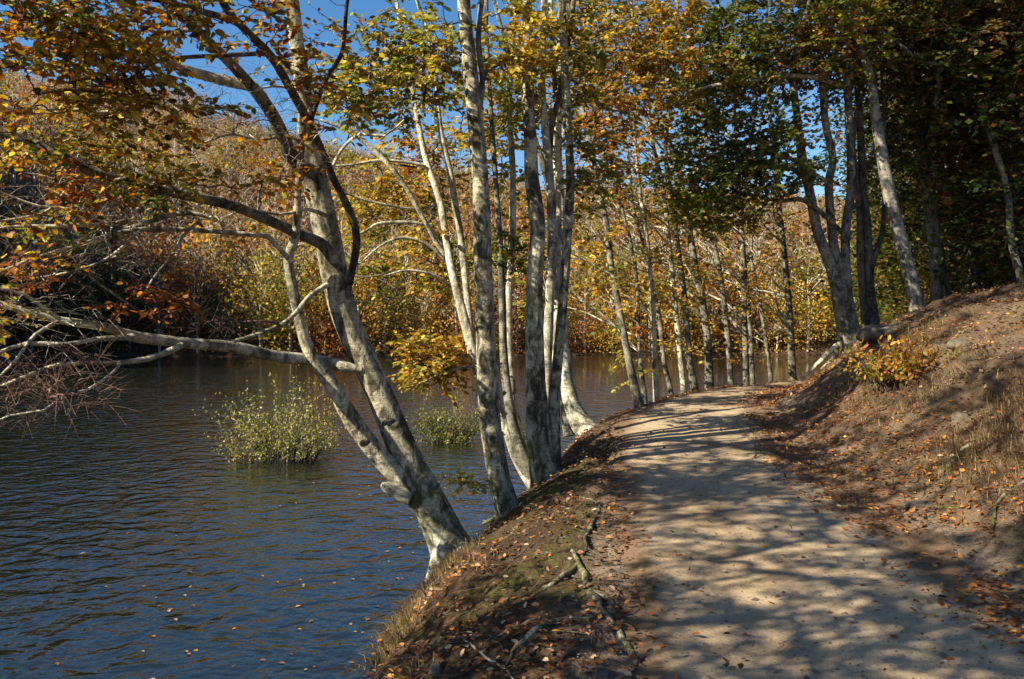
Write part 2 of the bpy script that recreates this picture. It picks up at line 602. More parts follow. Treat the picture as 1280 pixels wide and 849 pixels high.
moss = smooth(0.05, 0.35, nz2 + 0.08 * (GX < xl_)) * ((GX < xl_ - .25) | (tR > 0.25)) * (GY < 40) * np.where(GX < xl_, 1.0, 0.3)
pale = smooth(0.0, 0.5, tR) * smooth(6.5, 3, tR) * np.clip(0.45 + 1.1 * nz2, 0, 1) * (GY < 40)
sandy = smooth(0.55, -0.05, tL + .35 * nz1) * (GX < xl_ + .4) * smooth(9, 6, GY) + smooth(.7, -.1, tR + .5 * nz1) * (tR > -.6)
moss = np.maximum(moss, 1.2 * np.exp(-(((GX + .15) / .42) ** 2 + ((GY - 7.7) / .75) ** 2)) * smooth(-.35, .1, nz2))
dark = (GX < xl_) * smooth(0.1, .5, tL) * .9  # dark humus soil, deepened further to stand in for tree shade on this bank
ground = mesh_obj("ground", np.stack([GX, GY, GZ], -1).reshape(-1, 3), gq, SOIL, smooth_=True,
                  attrs=dict(litter=np.clip(litter, 0, 1).ravel(), moss=np.clip(moss, 0, 1).ravel(), pale=np.clip(pale, 0, 1).ravel(), sandy=np.clip(sandy, 0, 1).ravel(), humus_shade=np.clip(dark, 0, 1).ravel()))
tag(ground, "brown leaf strewn woodland soil with a low bank beside the path", "ground", kind="structure")

# path sheet
py = np.arange(-6, 40, 0.09)
pu = np.linspace(0, 1, 44)
PY, PU = np.meshgrid(py, pu, indexing='ij')
a0, a1 = XL(PY) - 0.30, XR(PY) + 0.35
PX = a0 + (a1 - a0) * PU
el = (PX - XL(PY)) + 0.22 * fbm2(PX, PY, 1.4, 31, 4)
er = (XR(PY) - PX) + 0.35 * fbm2(PX, PY, 0.9, 32, 4)
emin = np.minimum(el, er)
PZ = Hh(PX, PY) + np.clip(emin * 0.12, -0.09, 0.016) + 0.006
npy, npu = PY.shape
ii = (np.arange(npy - 1)[:, None] * npu + np.arange(npu - 1)[None, :]).ravel()
path = mesh_obj("path", np.stack([PX, PY, PZ], -1).reshape(-1, 3), np.stack([ii, ii + 1, ii + npu + 1, ii + npu], 1), SAND, smooth_=True,
                attrs=dict(edge=np.maximum(smooth(.45, -.1, el), smooth(.75, -.05, er)).ravel()))
tag(path, "sandy footpath curving along the lake shore in dappled shade", "path", kind="structure")

# water
wv = np.array([[-140, -60, WATER], [95, -60, WATER], [95, 100, WATER], [-140, 100, WATER]], float)
water = mesh_obj("water", wv, np.array([[0, 1, 2, 3]]), WATERM)
tag(water, "dark rippled lake water reflecting the blue sky", "lake", kind="structure")


# ------------------------------------------------------------------ trees
class Tree:
    def __init__(s, name, label, base, seed, group=None, cat="tree"):
        s.root = empty(name, base)
        tag(s.root, label, cat, group)
        s.base = np.array(base, float)
        s.sk, s.sr = [], []
        s.rng = np.random.default_rng(seed)
        s.seed = seed

    def limb(s, P, r, mat, name="branch", k=12, step=0.08, rough=0.05, flare=0, fh=0.3, wob=0.0, parent=None, skel=True, label=None):
        Pr = catmull(np.column_stack([np.asarray(P, float), np.asarray(r, float)]), step)
        P2, r2 = Pr[:, :3].copy(), np.maximum(Pr[:, 3], 0.0015)
        if wob:
            q = P2 * 1.7
            P2 += wob * np.stack([fbm(q, s.seed + 1, 3), fbm(q + 40, s.seed + 2, 3), 0.5 * fbm(q + 80, s.seed + 3, 3)], -1) * np.linspace(0, 1, len(P2))[:, None].clip(0, .3) / .3
        V, Q = trunk_mesh(P2, r2, k, rough, flare, fh, s.seed % 13)
        o = mesh_obj(name, V, Q, mat, s.root, s.base, smooth_=True)
        if label: o["label"] = label
        if skel:
            st = max(1, int(0.15 / step))
            s.sk.append(P2[::st]); s.sr.append(r2[::st])
        return P2, r2

    def trace(s, pts, Y, mat, top=None, lean=(0, 0), wob_top=0.15, **kw):
        """pts: (u, v, width px); Y one depth or one per point; top: world height to carry the stem on to"""
        Ys = np.full(len(pts), Y, float) if np.isscalar(Y) else np.interp(np.linspace(0, 1, len(pts)), np.linspace(0, 1, len(Y)), Y)
        P = np.array([at(u, v, y) for (u, v, _), y in zip(pts, Ys)])
        r = np.array([0.5 * wd * y / FPX for (_, _, wd), y in zip(pts, Ys)])
        if top is not None:
            d = norm(P[-1] - P[-2])
            p, rad = P[-1].copy(), r[-1]
            nst = max(2, int((top - p[2]) / 1.0))
            dz = (top - p[2]) / nst
            for i in range(nst):
                d = norm(d * 0.8 + np.array([lean[0], lean[1], 1.0]) * 0.25 + s.rng.normal(0, wob_top, 3) * np.array([1, 1, .3]))
                p = p + d * dz
                rad = max(0.012, rad * (1 - 0.75 / nst * (1 + i / nst)))
                P = np.vstack([P, p]); r = np.append(r, rad)
        return s.limb(P, r, mat, **kw)

    def side(s, p, d, length, r0, mat, name="branch", bend=0.25, up=0.1, k=6, n=7, step=0.12):
        """a wandering side branch from p along d"""
        P, r = [np.array(p, float)], [r0]
        d = norm(np.array(d, float))
        for i in range(n):
            d = norm(d + s.rng.normal(0, bend, 3) * np.array([1, 1, .6]) + np.array([0, 0, up]))
            P.append(P[-1] + d * length / n)
            r.append(r0 * (1 - 0.85 * (i + 1) / n))
        return s.limb(P, r, mat, name=name, k=k, step=step, rough=0.08)

    def crown(s, targets, pal, leaf=0.07, twigs=4, per=9, spread=0.42, hexa=True, mat=None, tmat=None, twigmesh=True, r0=0.0026, flat=0.35, name="crown",
              psc=1.0, mixf=0.35, bname="branches", maxseg=0.6, jitter=0.3, droop=0.15):
        rng = s.rng
        T = np.asarray(targets, float)
        sk = np.vstack(s.sk); sr = np.concatenate(s.sr)
        n0, nT = len(sk), len(T)
        dmin = np.array([np.min(((sk - t) ** 2).sum(1)) for t in T])
        T = T[np.argsort(dmin)]
        nodes = np.vstack([sk, np.zeros((nT, 3))])
        par = np.full(n0 + nT, -1)
        for i in range(nT):
            t = T[i]
            dv = nodes[:n0 + i] - t
            d = np.sqrt((dv ** 2).sum(1)) + 0.5 * np.maximum(dv[:, 2], 0)
            d[:n0] *= 1.15
            par[n0 + i] = int(np.argmin(d))
            nodes[n0 + i] = t
        cnt = np.ones(n0 + nT)
        for i in range(n0 + nT - 1, n0 - 1, -1):
            cnt[par[i]] += cnt[i]
        rad = r0 * cnt ** 0.5
        ch = np.arange(n0, n0 + nT)
        pa = par[ch]
        A, B = nodes[pa], nodes[ch]
        rb = rad[ch]
        ra = np.where(pa < n0, np.minimum(rb * 1.25, 0.7 * np.append(sr, np.ones(nT))[pa]), np.minimum(rad[pa], rb * 1.6))
        rb = np.minimum(rb, ra)
        ln = np.linalg.norm(B - A, axis=1)
        tt = np.linspace(0, 1, 6)
        P = A[:, None] + (B - A)[:, None] * tt[None, :, None]
        jit = rng.normal(0, 0.11, (nT, 4, 3)) * ln[:, None, None]
        P[:, 1:5] += jit * 0.55
        arch = np.sin(tt * np.pi)[None, :] * ln[:, None] * 0.10
        P[:, :, 2] += arch
        rr = ra[:, None] + (rb - ra)[:, None] * tt[None, :]
        V, Q = tubes(P, rr, 5)
        edir = norm(B - A)
        vs, qs, off = [V], [Q], len(V)
        # sprays
        cen = np.repeat(B, twigs, axis=0)
        hd = np.repeat(edir, twigs, axis=0)
        yaw = rng.normal(0, 0.95, len(cen))
        hx = hd.copy(); hx[:, 2] *= 0.4
        hx = norm(hx + 1e-4)
        cy, sy = np.cos(yaw), np.sin(yaw)
        tdir = np.stack([hx[:, 0] * cy - hx[:, 1] * sy, hx[:, 0] * sy + hx[:, 1] * cy, hx[:, 2] * 0.6 + rng.normal(0, flat, len(cen))], 1)
        tdir = norm(tdir)
        tl = spread * rng.uniform(0.55, 1.15, len(cen))
        if twigmesh:
            tq = np.array([0, .5, 1.0])
            TP = cen[:, None] + tdir[:, None] * (tl[:, None] * tq[None])[:, :, None]
            TP[:, 2, 2] -= tl * droop * 0.5
            Vt, Qt = tubes(TP, np.broadcast_to(np.array([r0 * 1.0, r0 * .75, r0 * .35]), TP.shape[:2]), 3)
            vs.append(Vt); qs.append(Qt + off)
        tm = tmat or BARKT
        vt, qt = np.vstack(vs), np.vstack(qs)
        if not per:
            return mesh_obj(bname, vt, qt, tm, s.root, s.base, smooth_=True)
        M = per
        fr = (np.arange(M) + rng.uniform(0.2, 0.9, (len(cen), M))) / M
        lp = cen[:, None] + tdir[:, None] * (tl[:, None] * fr)[:, :, None]
        lp[:, :, 2] -= (tl[:, None] * fr ** 2) * droop * 0.5
        sd = norm(np.cross(tdir, [0, 0, 1.0]))
        sgn = np.where(np.arange(M) % 2 == 0, 1.0, -1.0)
        ld = tdir[:, None] * 0.7 + sd[:, None] * sgn[None, :, None] * 0.8 + rng.normal(0, .25, (len(cen), M, 3)) + np.array([0, 0, -droop])
        nr = np.array([-.25, -.15, .75]) + rng.normal(0, 0.55, (len(cen), M, 3))
        lp, ld, nr = lp.reshape(-1, 3), ld.reshape(-1, 3), nr.reshape(-1, 3)
        keep = rng.random(len(lp)) < 0.93
        lp, ld, nr = lp[keep], ld[keep], nr[keep]
        size = leaf * rng.uniform(0.65, 1.15, len(lp))
        col = palette(pal, len(lp), rng, lp, s.seed, jitter, psc, mixf)
        V, Q, c = leaves(lp, ld, norm(nr), size, col, hexa)
        return mesh_obj(name, np.vstack([vt, V]), np.vstack([qt, Q + len(vt)]), [tm, LEAF], s.root, s.base, col=np.vstack([np.full((len(vt), 3), .2), c]),
                        midx=np.concatenate([np.zeros(len(qt), int), np.ones(len(Q), int)]))


def blob(rng, u, v, ru, rv, Y, dY, n, pw=0.5):
    """points in an ellipsoid whose centre and silhouette are read from the photograph, at its real distance"""
    c = at(u, v, Y)
    q = norm(rng.normal(0, 1, (n, 3))) * rng.random((n, 1)) ** pw
    return c + q * np.array([ru * Y / FPX, dY, rv * Y / FPX])


def ell(rng, c, rad, n, pw=0.45):
    q = norm(rng.normal(0, 1, (n, 3))) * rng.random((n, 1)) ** pw
    return np.array(c) + q * np.array(rad)


AUT = dict(green=1.9, lime=2.4, olive=1.3, gold=2.3, yellow=2.0, amber=1.5, orange=.8, rust=.4)
AUTG = dict(dgreen=.8, green=2.0, lime=1.6, olive=1.5, gold=1.5, yellow=1.0, amber=.9, orange=.6, rust=.4)
AUTO = dict(green=1.2, lime=1.3, olive=1.5, gold=2.2, yellow=.8, amber=2.0, orange=1.5, rust=1.0, brown=.6)
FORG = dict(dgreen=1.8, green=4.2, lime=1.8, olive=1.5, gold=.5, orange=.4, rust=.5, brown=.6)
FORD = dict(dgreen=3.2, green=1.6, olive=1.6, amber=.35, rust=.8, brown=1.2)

# --- tree A: leaning double beech at the water's edge
Y0 = 8.3
bA = at(572, 708, Y0)
tA = Tree("leaning_beech", "pale beech with two leaning trunks, rooted lowest at the water's edge on the left", bA, 11)
tA.trace([(582, 722, 60), (567, 692, 50), (545, 645, 43), (522, 600, 40), (498, 548, 36), (478, 500, 34), (460, 460, 33), (441, 420, 33), (430, 390, 34), (420, 350, 34),
          (411, 305, 34), (402, 262, 33), (394, 225, 30), (385, 170, 23), (377, 100, 21), (369, 40, 19), (362, -20, 17), (350, -90, 15)], [8.3, 8.3, 8.2, 8.1, 8.0], BARK, top=9.5, lean=(-.15, -.1),
         name="trunk", k=20, step=0.05, rough=0.09, flare=0.7, fh=0.20)
tA.trace([(548, 660, 16), (527, 632, 26), (505, 603, 26), (470, 566, 24), (440, 525, 22), (416, 483, 19), (387, 440, 16), (372, 389, 14), (363, 345, 13), (361, 320, 13), (369, 297, 11), (372, 250, 9), (374, 212, 8),
          (380, 170, 7), (388, 135, 5)], [8.26, 8.15, 7.95, 7.8, 7.7], BARK, name="trunk", k=14, step=0.05, rough=0.09)
tA.trace([(416, 326, 8), (405, 308, 15), (392, 300, 15), (353, 283, 14), (293, 258, 13), (230, 244, 12), (184, 233, 11), (106, 212, 12), (71, 191, 12), (0, 163, 12), (-70, 130, 10), (-160, 110, 8)], [8.1, 8.08, 8.0, 7.8, 7.4, 7.0, 6.75, 6.5, 6.4, 6.3, 6.2, 6.1], BARKD, k=10)
tA.trace([(399, 250, 10), (390, 224, 20), (378, 210, 19), (364, 195, 18), (339, 141, 16), (300, 92, 14), (254, 46, 13), (226, 18, 12), (190, -20, 11), (120, -90, 9), (40, -160, 7)], [8.06, 8.05, 8.0, 7.9, 7.6, 7.3, 7.0, 6.8, 6.6, 6.4, 6.2], BARKD, k=10)
tA.trace([(335, 133, 12), (318, 110, 14), (276, 100, 14), (226, 85, 11), (198, 67, 9), (150, 38, 8), (80, 20, 6), (10, 22, 4)], [7.6, 7.2, 6.6], BARKP, k=9)
tA.trace([(433, 374, 7), (440, 338, 10), (446, 297, 10), (436, 262, 10), (418, 226, 9), (403, 191, 10), (385, 152, 11), (364, 113, 11), (339, 71, 11), (311, 42, 10), (283, 11, 10), (262, -30, 9), (225, -90, 7)],
         [8.12, 8.1, 8.05, 7.95, 7.85, 7.7, 7.5, 7.2, 6.9, 6.6, 6.3, 6.0, 5.8], BARKT, k=9)
tA.trace([(311, 42, 8), (293, 27, 9), (240, 11, 8), (198, 0, 7), (130, -6, 6), (60, -14, 4)], [6.6, 5.9, 5.3], BARKT, k=8)
tA.trace([(329, 67, 6), (290, 69, 6), (209, 74, 5), (177, 88, 4), (150, 108, 4), (131, 117, 4), (95, 112, 3), (45, 118, 2.5)], [6.83, 6.0, 5.5], BARKT, k=7)
tA.trace([(388, 152, 6), (406, 102, 6), (420, 80, 6), (429, 60, 5), (433, 10, 5), (440, -40, 4)], [7.5, 7.0, 6.6], BARKT, k=7)
for pts, Ys in (([(394, 120, 5), (372, 112, 4), (340, 108, 3), (312, 116, 2)], [7.9, 7.3]), ([(408, 270, 6), (385, 262, 5), (350, 268, 4), (310, 262, 3), (285, 270, 2)], [8.0, 7.4]),
                ([(392, 190, 5), (360, 170, 4), (325, 176, 3), (290, 168, 3), (250, 180, 2)], [8.0, 7.2]), ([(410, 225, 5), (425, 190, 4), (450, 168, 4), (480, 170, 3), (505, 150, 2)], [8.0, 7.9]),
                ([(106, 212, 5), (85, 235, 4), (62, 262, 4), (40, 270, 3), (0, 276, 2)], [6.5, 6.2]), ([(230, 244, 5), (205, 228, 4), (160, 222, 4), (110, 236, 3)], [6.75, 6.5]),
                ([(140, 282, 4), (95, 262, 4), (50, 258, 3), (0, 240, 2)], [6.6, 6.3]), ([(175, 287, 4), (150, 312, 4), (120, 330, 3), (70, 344, 3), (20, 350, 2)], [6.6, 6.3]),
                ([(180, 132, 4), (152, 138, 6), (120, 142, 6), (85, 136, 5), (52, 138, 4)], [6.5, 6.2])):
    tA.trace(pts, Ys, BARKP, k=6)
# the low pale limb reaching out left over the water, and its forks
tA.trace([(452, 462, 8), (425, 457, 15), (394, 450, 15), (347, 446, 15), (292, 434, 15), (234, 429, 14), (164, 420, 14), (131, 409, 11), (73, 400, 10), (26, 387, 8), (0, 380, 8), (-60, 362, 6)],
         [8.15, 8.12, 8.1, 7.8, 7.5, 7.2, 6.9, 6.7, 6.55, 6.45, 6.4, 6.2], BARKP, k=12, rough=.09)
tA.trace([(168, 421, 9), (120, 424, 6), (80, 431, 6), (36, 429, 6), (0, 440, 5), (-40, 452, 4)], [6.75, 6.4, 6.2], BARKP, k=7)
tA.trace([(228, 431, 9), (197, 445, 8), (157, 453, 7), (117, 454, 6), (73, 456, 6), (36, 469, 5), (0, 484, 5), (-40, 500, 4)], [6.95, 6.5, 6.1], BARKP, k=7)
tA.trace([(150, 453, 5), (142, 465, 4), (110, 487, 4), (80, 495, 3.5), (55, 513, 3.5), (11, 520, 3), (-30, 540, 2)], [6.65, 6.2, 5.9], BARKP, k=6)
tA.trace([(409, 356, 7), (387, 370, 6), (369, 392, 6), (350, 407, 6), (321, 418, 5), (292, 427, 5)], [8.0, 7.6, 7.3], BARKP, k=7)
tA.trace([(350, 407, 4), (338, 402, 4), (310, 402, 3), (280, 405, 3), (252, 400, 2.5), (243, 385, 2)], [7.5, 7.2], BARKR, k=6)
tA.trace([(363, 326, 8), (350, 312, 7), (336, 297, 7), (321, 294, 6), (234, 287, 6), (175, 287, 6), (120, 281, 6), (73, 283, 5), (22, 283, 4), (-30, 290, 3)], [7.72, 7.2, 6.6, 6.3], BARKP, k=7)
tA.trace([(263, 272, 5), (234, 266, 6), (197, 274, 6), (146, 292, 7), (106, 305, 6), (66, 316, 6), (33, 327, 5), (0, 341, 5), (-40, 356, 4)][::-1], [6.1, 6.6, 6.9], BARKP, k=7)
tA.trace([(146, 292, 6), (175, 287, 6), (200, 285, 5)], [6.55, 6.75], BARKP, k=7)
tA.trace([(252, 273, 4), (228, 296, 4), (215, 320, 4), (192, 347, 3), (178, 372, 2)], [6.9, 6.9], BARKP, k=6)
tA.trace([(70, 318, 4), (88, 325, 4), (130, 358, 4), (170, 386, 3), (205, 402, 2)], [6.5, 6.7], BARKT, k=6)
tA.trace([(140, 283, 4), (139, 310, 4), (141, 340, 3), (140, 352, 2)], [6.6, 6.6], BARKT, k=6)
tA.trace([(0, 361, 4), (30, 368, 5), (55, 385, 5), (75, 399, 5)], [6.2, 6.4], BARKP, k=6)
tA.trace([(73, 402, 5), (45, 418, 5), (30, 436, 4), (16, 455, 4), (-10, 480, 3)], [6.5, 6.1], BARKP, k=6)
# cut stub and knot holes on the trunk
tA.trace([(512, 622, 20), (496, 615, 18), (488, 611, 17), (483, 609, 14), (479.5, 607, 9), (478, 606.5, 1)], [8.15, 8.0], BARKP, name="stub", k=10, skel=False, step=0.03)
def knot(tree, u, v, Y, w_, h_, tilt=0.0, depth=0.045):
    c = at(u, v, Y)
    a = np.linspace(0, 2 * np.pi, 14, endpoint=False)
    hw, hh = w_ * 0.5 * Y / FPX, h_ * 0.5 * Y / FPX
    rings = []
    for f, dd in ((1.2, 0.04), (1.0, 0.004), (0.6, 0.0), (0.05, 0.004)):
        rings.append(np.stack([c[0] + hw * f * np.cos(a) + tilt * hh * f * np.sin(a), np.full(14, c[1]) + dd, c[2] + hh * f * np.sin(a)], 1))
    V = np.vstack(rings)
    V += 0.022 * np.stack([fbm(V * 30, 3, 2), .3 * fbm(V * 30 + 9, 4, 2), fbm(V * 30 + 30, 5, 2)], 1)
    Q = []
    for i in range(3):
        for j in range(14):
            Q.append([i * 14 + j, i * 14 + (j + 1) % 14, (i + 1) * 14 + (j + 1) % 14, (i + 1) * 14 + j])
    mesh_obj("knot", V, np.array(Q), HOLE, tree.root, tree.base, smooth_=True)
knot(tA, 485, 529, 7.92, 14, 8, .8)
knot(tA, 455, 554, 7.84, 12, 7, .5)
# moss covered root buttress pieces on the slope below
rng = tA.rng
for (pts, Ys) in (([(575, 690, 30), (590, 712, 20), (585, 735, 14), (570, 765, 6)], [8.2, 7.6, 7.0]),
                  ([(560, 680, 26), (548, 700, 20), (540, 715, 12), (532, 728, 3)], [8.15, 8.0])):
    tA.trace(pts, Ys, BARKP, name="root", k=10, step=0.04, rough=0.12, skel=False)
T = np.vstack([blob(rng, 75, 55, 130, 80, 5.6, 0.7, 105), blob(rng, 160, 130, 110, 60, 6.0, 0.6, 30), blob(rng, 40, 175, 80, 60, 6.0, 0.5, 20), blob(rng, 240, 20, 110, 36, 5.9, 0.6, 26),
               blob(rng, 370, 50, 80, 70, 7.0, 0.7, 20), blob(rng, 200, 235, 150, 36, 6.5, 0.5, 20), blob(rng, 60, 280, 80, 40, 6.3, 0.4, 10), blob(rng, 330, 200, 60, 50, 7.2, 0.4, 7),
               blob(rng, 30, 340, 60, 50, 6.3, 0.3, 6), blob(rng, 10, 395, 30, 36, 6.2, 0.3, 5),
               blob(rng, 420, 120, 35, 60, 7.0, 0.4, 8),
               ell(rng, (-3.4, 5.6, 4.9), (1.6, 1.3, 0.8), 110), ell(rng, (-1.9, 6.6, 7.2), (1.6, 1.6, 1.2), 40), ell(rng, (-2.2, 7.4, 9.3), (1.3, 1.4, 1.3), 40)])
tA.crown(T, dict(dgreen=.8, green=1.5, lime=.9, olive=1.2, gold=1.5, yellow=1.2, amber=1.3, orange=2.0, rust=2.0, brown=.5), leaf=0.068, twigs=3, per=9, spread=0.36, psc=0.9, mixf=0.45)
tA.crown(np.vstack([blob(rng, 195, 372, 46, 32, 6.65, 0.2, 22), blob(rng, 20, 345, 40, 20, 6.3, .2, 6), blob(rng, 110, 235, 70, 40, 6.4, .3, 14)]), dict(orange=2, rust=2.2, amber=1.3, brown=.6), leaf=.06, twigs=3, per=7, spread=.24)
# bare reddish twig fans on the low limb
T = np.vstack([blob(rng, 60, 480, 95, 50, 6.2, 0.3, 120), blob(rng, 300, 405, 60, 14, 7.2, 0.15, 30), blob(rng, 30, 330, 60, 60, 6.2, .3, 40), blob(rng, 120, 330, 110, 60, 6.5, .3, 34), blob(rng, 330, 130, 110, 60, 7.3, .4, 40)])
tA.crown(T, AUT, per=0, twigs=4, spread=0.26, tmat=BARKR, bname="twigs", r0=0.0019, flat=0.6)
tA.crown(np.vstack([blob(rng, 130, 290, 190, 80, 6.6, .35, 80), blob(rng, 340, 150, 100, 80, 7.4, .4, 40), blob(rng, 60, 400, 90, 40, 6.3, .3, 30)]), AUT, per=0, twigs=3, spread=.30, tmat=BARKP, bname="crown", r0=.0019, flat=.5)  # bare pale twigs without leaves, though named crown
# small yellow sprig at the foot
tA.crown(blob(rng, 588, 602, 26, 10, 8.0, 0.15, 12), dict(lime=2, yellow=2, gold=1), leaf=0.06, twigs=2, per=6, spread=0.18, name="sprig", bname="twigs")

# --- tree B: straight grey trunk
bB = at(640, 662, 8.4)
tB = Tree("grey_beech", "single thick grey beech trunk with a white lit foot, right of the leaning pair", bB, 22)
tB.trace([(643, 672, 33.9), (638, 650, 30.8), (630, 620, 29.3), (622, 590, 27.7), (612, 520, 26.9), (608, 440, 25.4), (605, 370, 23.9), (603, 300, 22.3), (601, 235, 20.8), (596, 170, 20), (590, 110, 19.2), (582, 30, 16.9), (577, -40, 15.4), (570, -150, 13.9)],
         [8.4, 8.3, 8.2], BARK, top=12, lean=(-.1, .05), name="trunk", k=20, step=0.05, flare=0.55, fh=0.16, rough=0.04)
tB.trace([(599, 140, 7.7), (603, 100, 6.93), (598, 50, 6.93), (603, -10, 6.16), (612, -90, 5.39), (630, -200, 3.85)], [8.25, 8.5], BARKD, k=8)
tB.trace([(645, 655, 13.9), (664, 690, 11.6), (655, 710, 9.24), (648, 730, 4.62)], [8.3, 7.6], BARK, name="root", k=9, step=0.04, rough=0.12, skel=False)
tB.trace([(632, 655, 13.9), (622, 680, 11.6), (600, 700, 10.8), (585, 725, 7.7), (572, 745, 1.5)], [8.3, 7.5], BARK, name="root", k=9, step=0.04, rough=0.12, skel=False)
rng = tB.rng
T = np.vstack([blob(rng, 500, 90, 95, 65, 8.6, 0.9, 84), blob(rng, 455, 130, 40, 40, 8.4, .6, 16), blob(rng, 640, 60, 60, 70, 8.8, .7, 40), blob(rng, 540, 30, 60, 40, 8.7, .7, 18),
               ell(rng, (-.6, 8.2, 7.4), (2.0, 1.8, 1.4), 55), ell(rng, (-1.0, 8.4, 10.0), (2.2, 2.2, 2.2), 100)])
tB.crown(T, dict(olive=.7, green=.7, lime=2.2, yellow=2.4, gold=3.0, amber=1.5, orange=.6), leaf=0.07, twigs=4, per=10, spread=0.36, psc=0.8)

# --- clump C: many stemmed beech stool
bC = at(682, 612, 9.3)
tC = Tree("beech_clump", "clump of many slender beech stems from one stool beside the path", bC, 33)
tC.trace([(682, 622, 37.4), (679, 600, 34.3), (676, 570, 31.2), (672, 530, 29.6), (669, 470, 25), (668, 400, 21.8), (669, 340, 20.3), (672, 283, 19.5), (665, 226, 17.9), (663, 177, 16.4), (660, 124, 14.8), (661, 71, 13.3), (658, 0, 11.7), (654, -80, 10.9)],
         [9.3, 9.2, 9.1], BARK, top=14, lean=(-.03, .05), name="trunk", k=18, step=0.05, flare=0.5, fh=0.2, rough=0.06)
tC.trace([(694, 612, 21.8), (692, 570, 18.7), (693, 500, 14.8), (699, 430, 12.5), (705, 360, 11.7), (709, 297, 11.7), (713, 230, 10.9), (711, 177, 10.1), (707, 106, 10.1), (704, 35, 10.1), (702, -40, 8.58)],
         [9.4, 9.3, 9.2], BARK, top=12.5, lean=(.05, .1), name="trunk", k=14, step=0.06)
tC.trace([(684, 600, 20.3), (682, 550, 17.2), (683, 470, 13.3), (687, 380, 11.7), (690, 300, 11.7), (688, 230, 10.9), (683, 177, 10.1), (677, 106, 9.36), (679, 35, 7.8), (681, -40, 7.02)], [9.5, 9.6], BARKP, top=12.0, lean=(.0, .15), name="trunk", k=12, step=0.06)
tC.trace([(687, 205, 7.02), (690, 155, 7.8), (700, 117, 7.8), (711, 46, 7.02), (716, 10, 6.24), (722, -60, 5.46)], [9.6, 9.7], BARKD, k=8, name="branch")
tC.trace([(672, 600, 23.4), (655, 578, 20.3), (641, 530, 14), (633, 480, 11.7), (629, 430, 10.1), (628, 380, 9.36), (625, 300, 7.8), (621, 247, 7.02), (612, 117, 6.24), (608, 40, 5.46), (606, -30, 4.68)], [9.3, 9.5, 9.8], BARKD, top=10, name="trunk", k=12, step=0.06)
tC.trace([(668, 606, 20.3), (648, 575, 15.6), (634, 540, 11.7), (620, 500, 11.7), (600, 470, 12.5), (586, 420, 13.3), (574, 375, 11.7), (564, 335, 10.1), (558, 300, 9.36), (552, 261, 9.36), (545, 235, 8.58), (534, 205, 7.8), (526, 170, 7.02), (515, 110, 6.24)], [9.3, 9.7, 10.2, 10.4], BARKP, top=7.5, lean=(-.3, .1),
         name="trunk", k=12, step=0.06, rough=0.07)
tC.trace([(590, 432, 9.36), (583, 360, 8.58), (576, 300, 9.36), (570, 262, 8.58), (562, 212, 7.8), (552, 170, 7.02), (547, 130, 6.24), (540, 60, 5.46)], [10.3, 10.6], BARKP, top=7.5, lean=(-.2, .2), name="trunk", k=10, step=0.06)
tC.trace([(664, 596, 16), (652, 560, 13), (643, 510, 11), (637, 450, 10), (636, 380, 9), (640, 300, 9), (641, 220, 8), (637, 140, 7), (640, 60, 6), (645, -20, 5)], [9.4, 9.7, 9.9], BARKP, top=9, name="trunk", k=10, step=0.06)
tC.trace([(690, 602, 18), (687, 560, 14), (690, 500, 11), (696, 420, 9), (697, 340, 8), (698, 270, 8), (697, 200, 7), (694, 120, 6), (690, 40, 6)], [9.6, 9.8, 9.9], BARKP, top=9, name="trunk", k=10, step=0.06)
for pts in ([(562, 325, 7.8), (545, 302, 6.24), (531, 276, 6.24), (502, 226, 6.24), (471, 191, 6.24), (435, 163, 5.46), (400, 150, 3.12)], [(540, 222, 3.9), (531, 208, 3.9), (500, 202, 3.9), (471, 201, 3.9), (440, 206, 3.12), (416, 208, 2.34)],
            [(559, 310, 3.9), (531, 281, 3.9), (478, 279, 4.68), (462, 286, 3.9), (449, 293, 2.34)], [(551, 255, 3.12), (517, 261, 3.12), (460, 251, 3.12), (421, 237, 2.34)], [(565, 335, 3.9), (540, 310, 3.9), (505, 297, 3.9), (475, 308, 3.12), (450, 330, 2.34)],
            [(570, 365, 3.9), (545, 345, 3.12), (510, 338, 3.12), (480, 345, 1.95)]):
    tC.trace(pts, [10.35, 10.1, 9.9], BARKP, k=7)
tC.trace([(622, 460, 3.9), (590, 458, 3.12), (568, 462, 3.12), (545, 470, 2.73), (520, 484, 2.34)], [9.6, 9.3], BARKP, k=6)
tC.trace([(672, 612, 10.9), (655, 628, 9.36), (640, 636, 7.8), (618, 648, 6.24), (603, 655, 3.12)], [9.2, 9.2], BARK, name="root", k=8, step=0.04, skel=False, rough=0.12)
tC.trace([(690, 612, 12.5), (702, 618, 10.9), (716, 624, 7.8), (735, 628, 3.9)], [9.1, 9.0], BARK, name="root", k=8, step=0.04, skel=False, rough=0.12)
rng = tC.rng
T = np.vstack([blob(rng, 490, 235, 75, 75, 11.4, 0.8, 70), blob(rng, 560, 170, 60, 60, 11.0, .7, 36), blob(rng, 550, 320, 40, 50, 10.6, .4, 22), blob(rng, 470, 340, 60, 40, 11.2, .6, 16),
               blob(rng, 540, 450, 46, 36, 9.5, 0.25, 44), blob(rng, 640, 130, 60, 110, 10.0, .7, 70), blob(rng, 700, 60, 50, 80, 9.8, .6, 40), blob(rng, 640, 330, 40, 70, 9.9, .4, 26),
               blob(rng, 720, 180, 50, 90, 10.0, .7, 26),
               ell(rng, (.5, 9.4, 7.3), (2.0, 1.8, 1.6), 100), ell(rng, (.6, 9.6, 10.5), (2.3, 2.3, 2.5), 140)])
tC.crown(T, dict(green=2.2, lime=2.4, olive=1.3, gold=2.2, yellow=1.5, amber=1.5, orange=1.0, rust=.4), leaf=0.075, twigs=4, per=10, spread=0.36, psc=0.8)

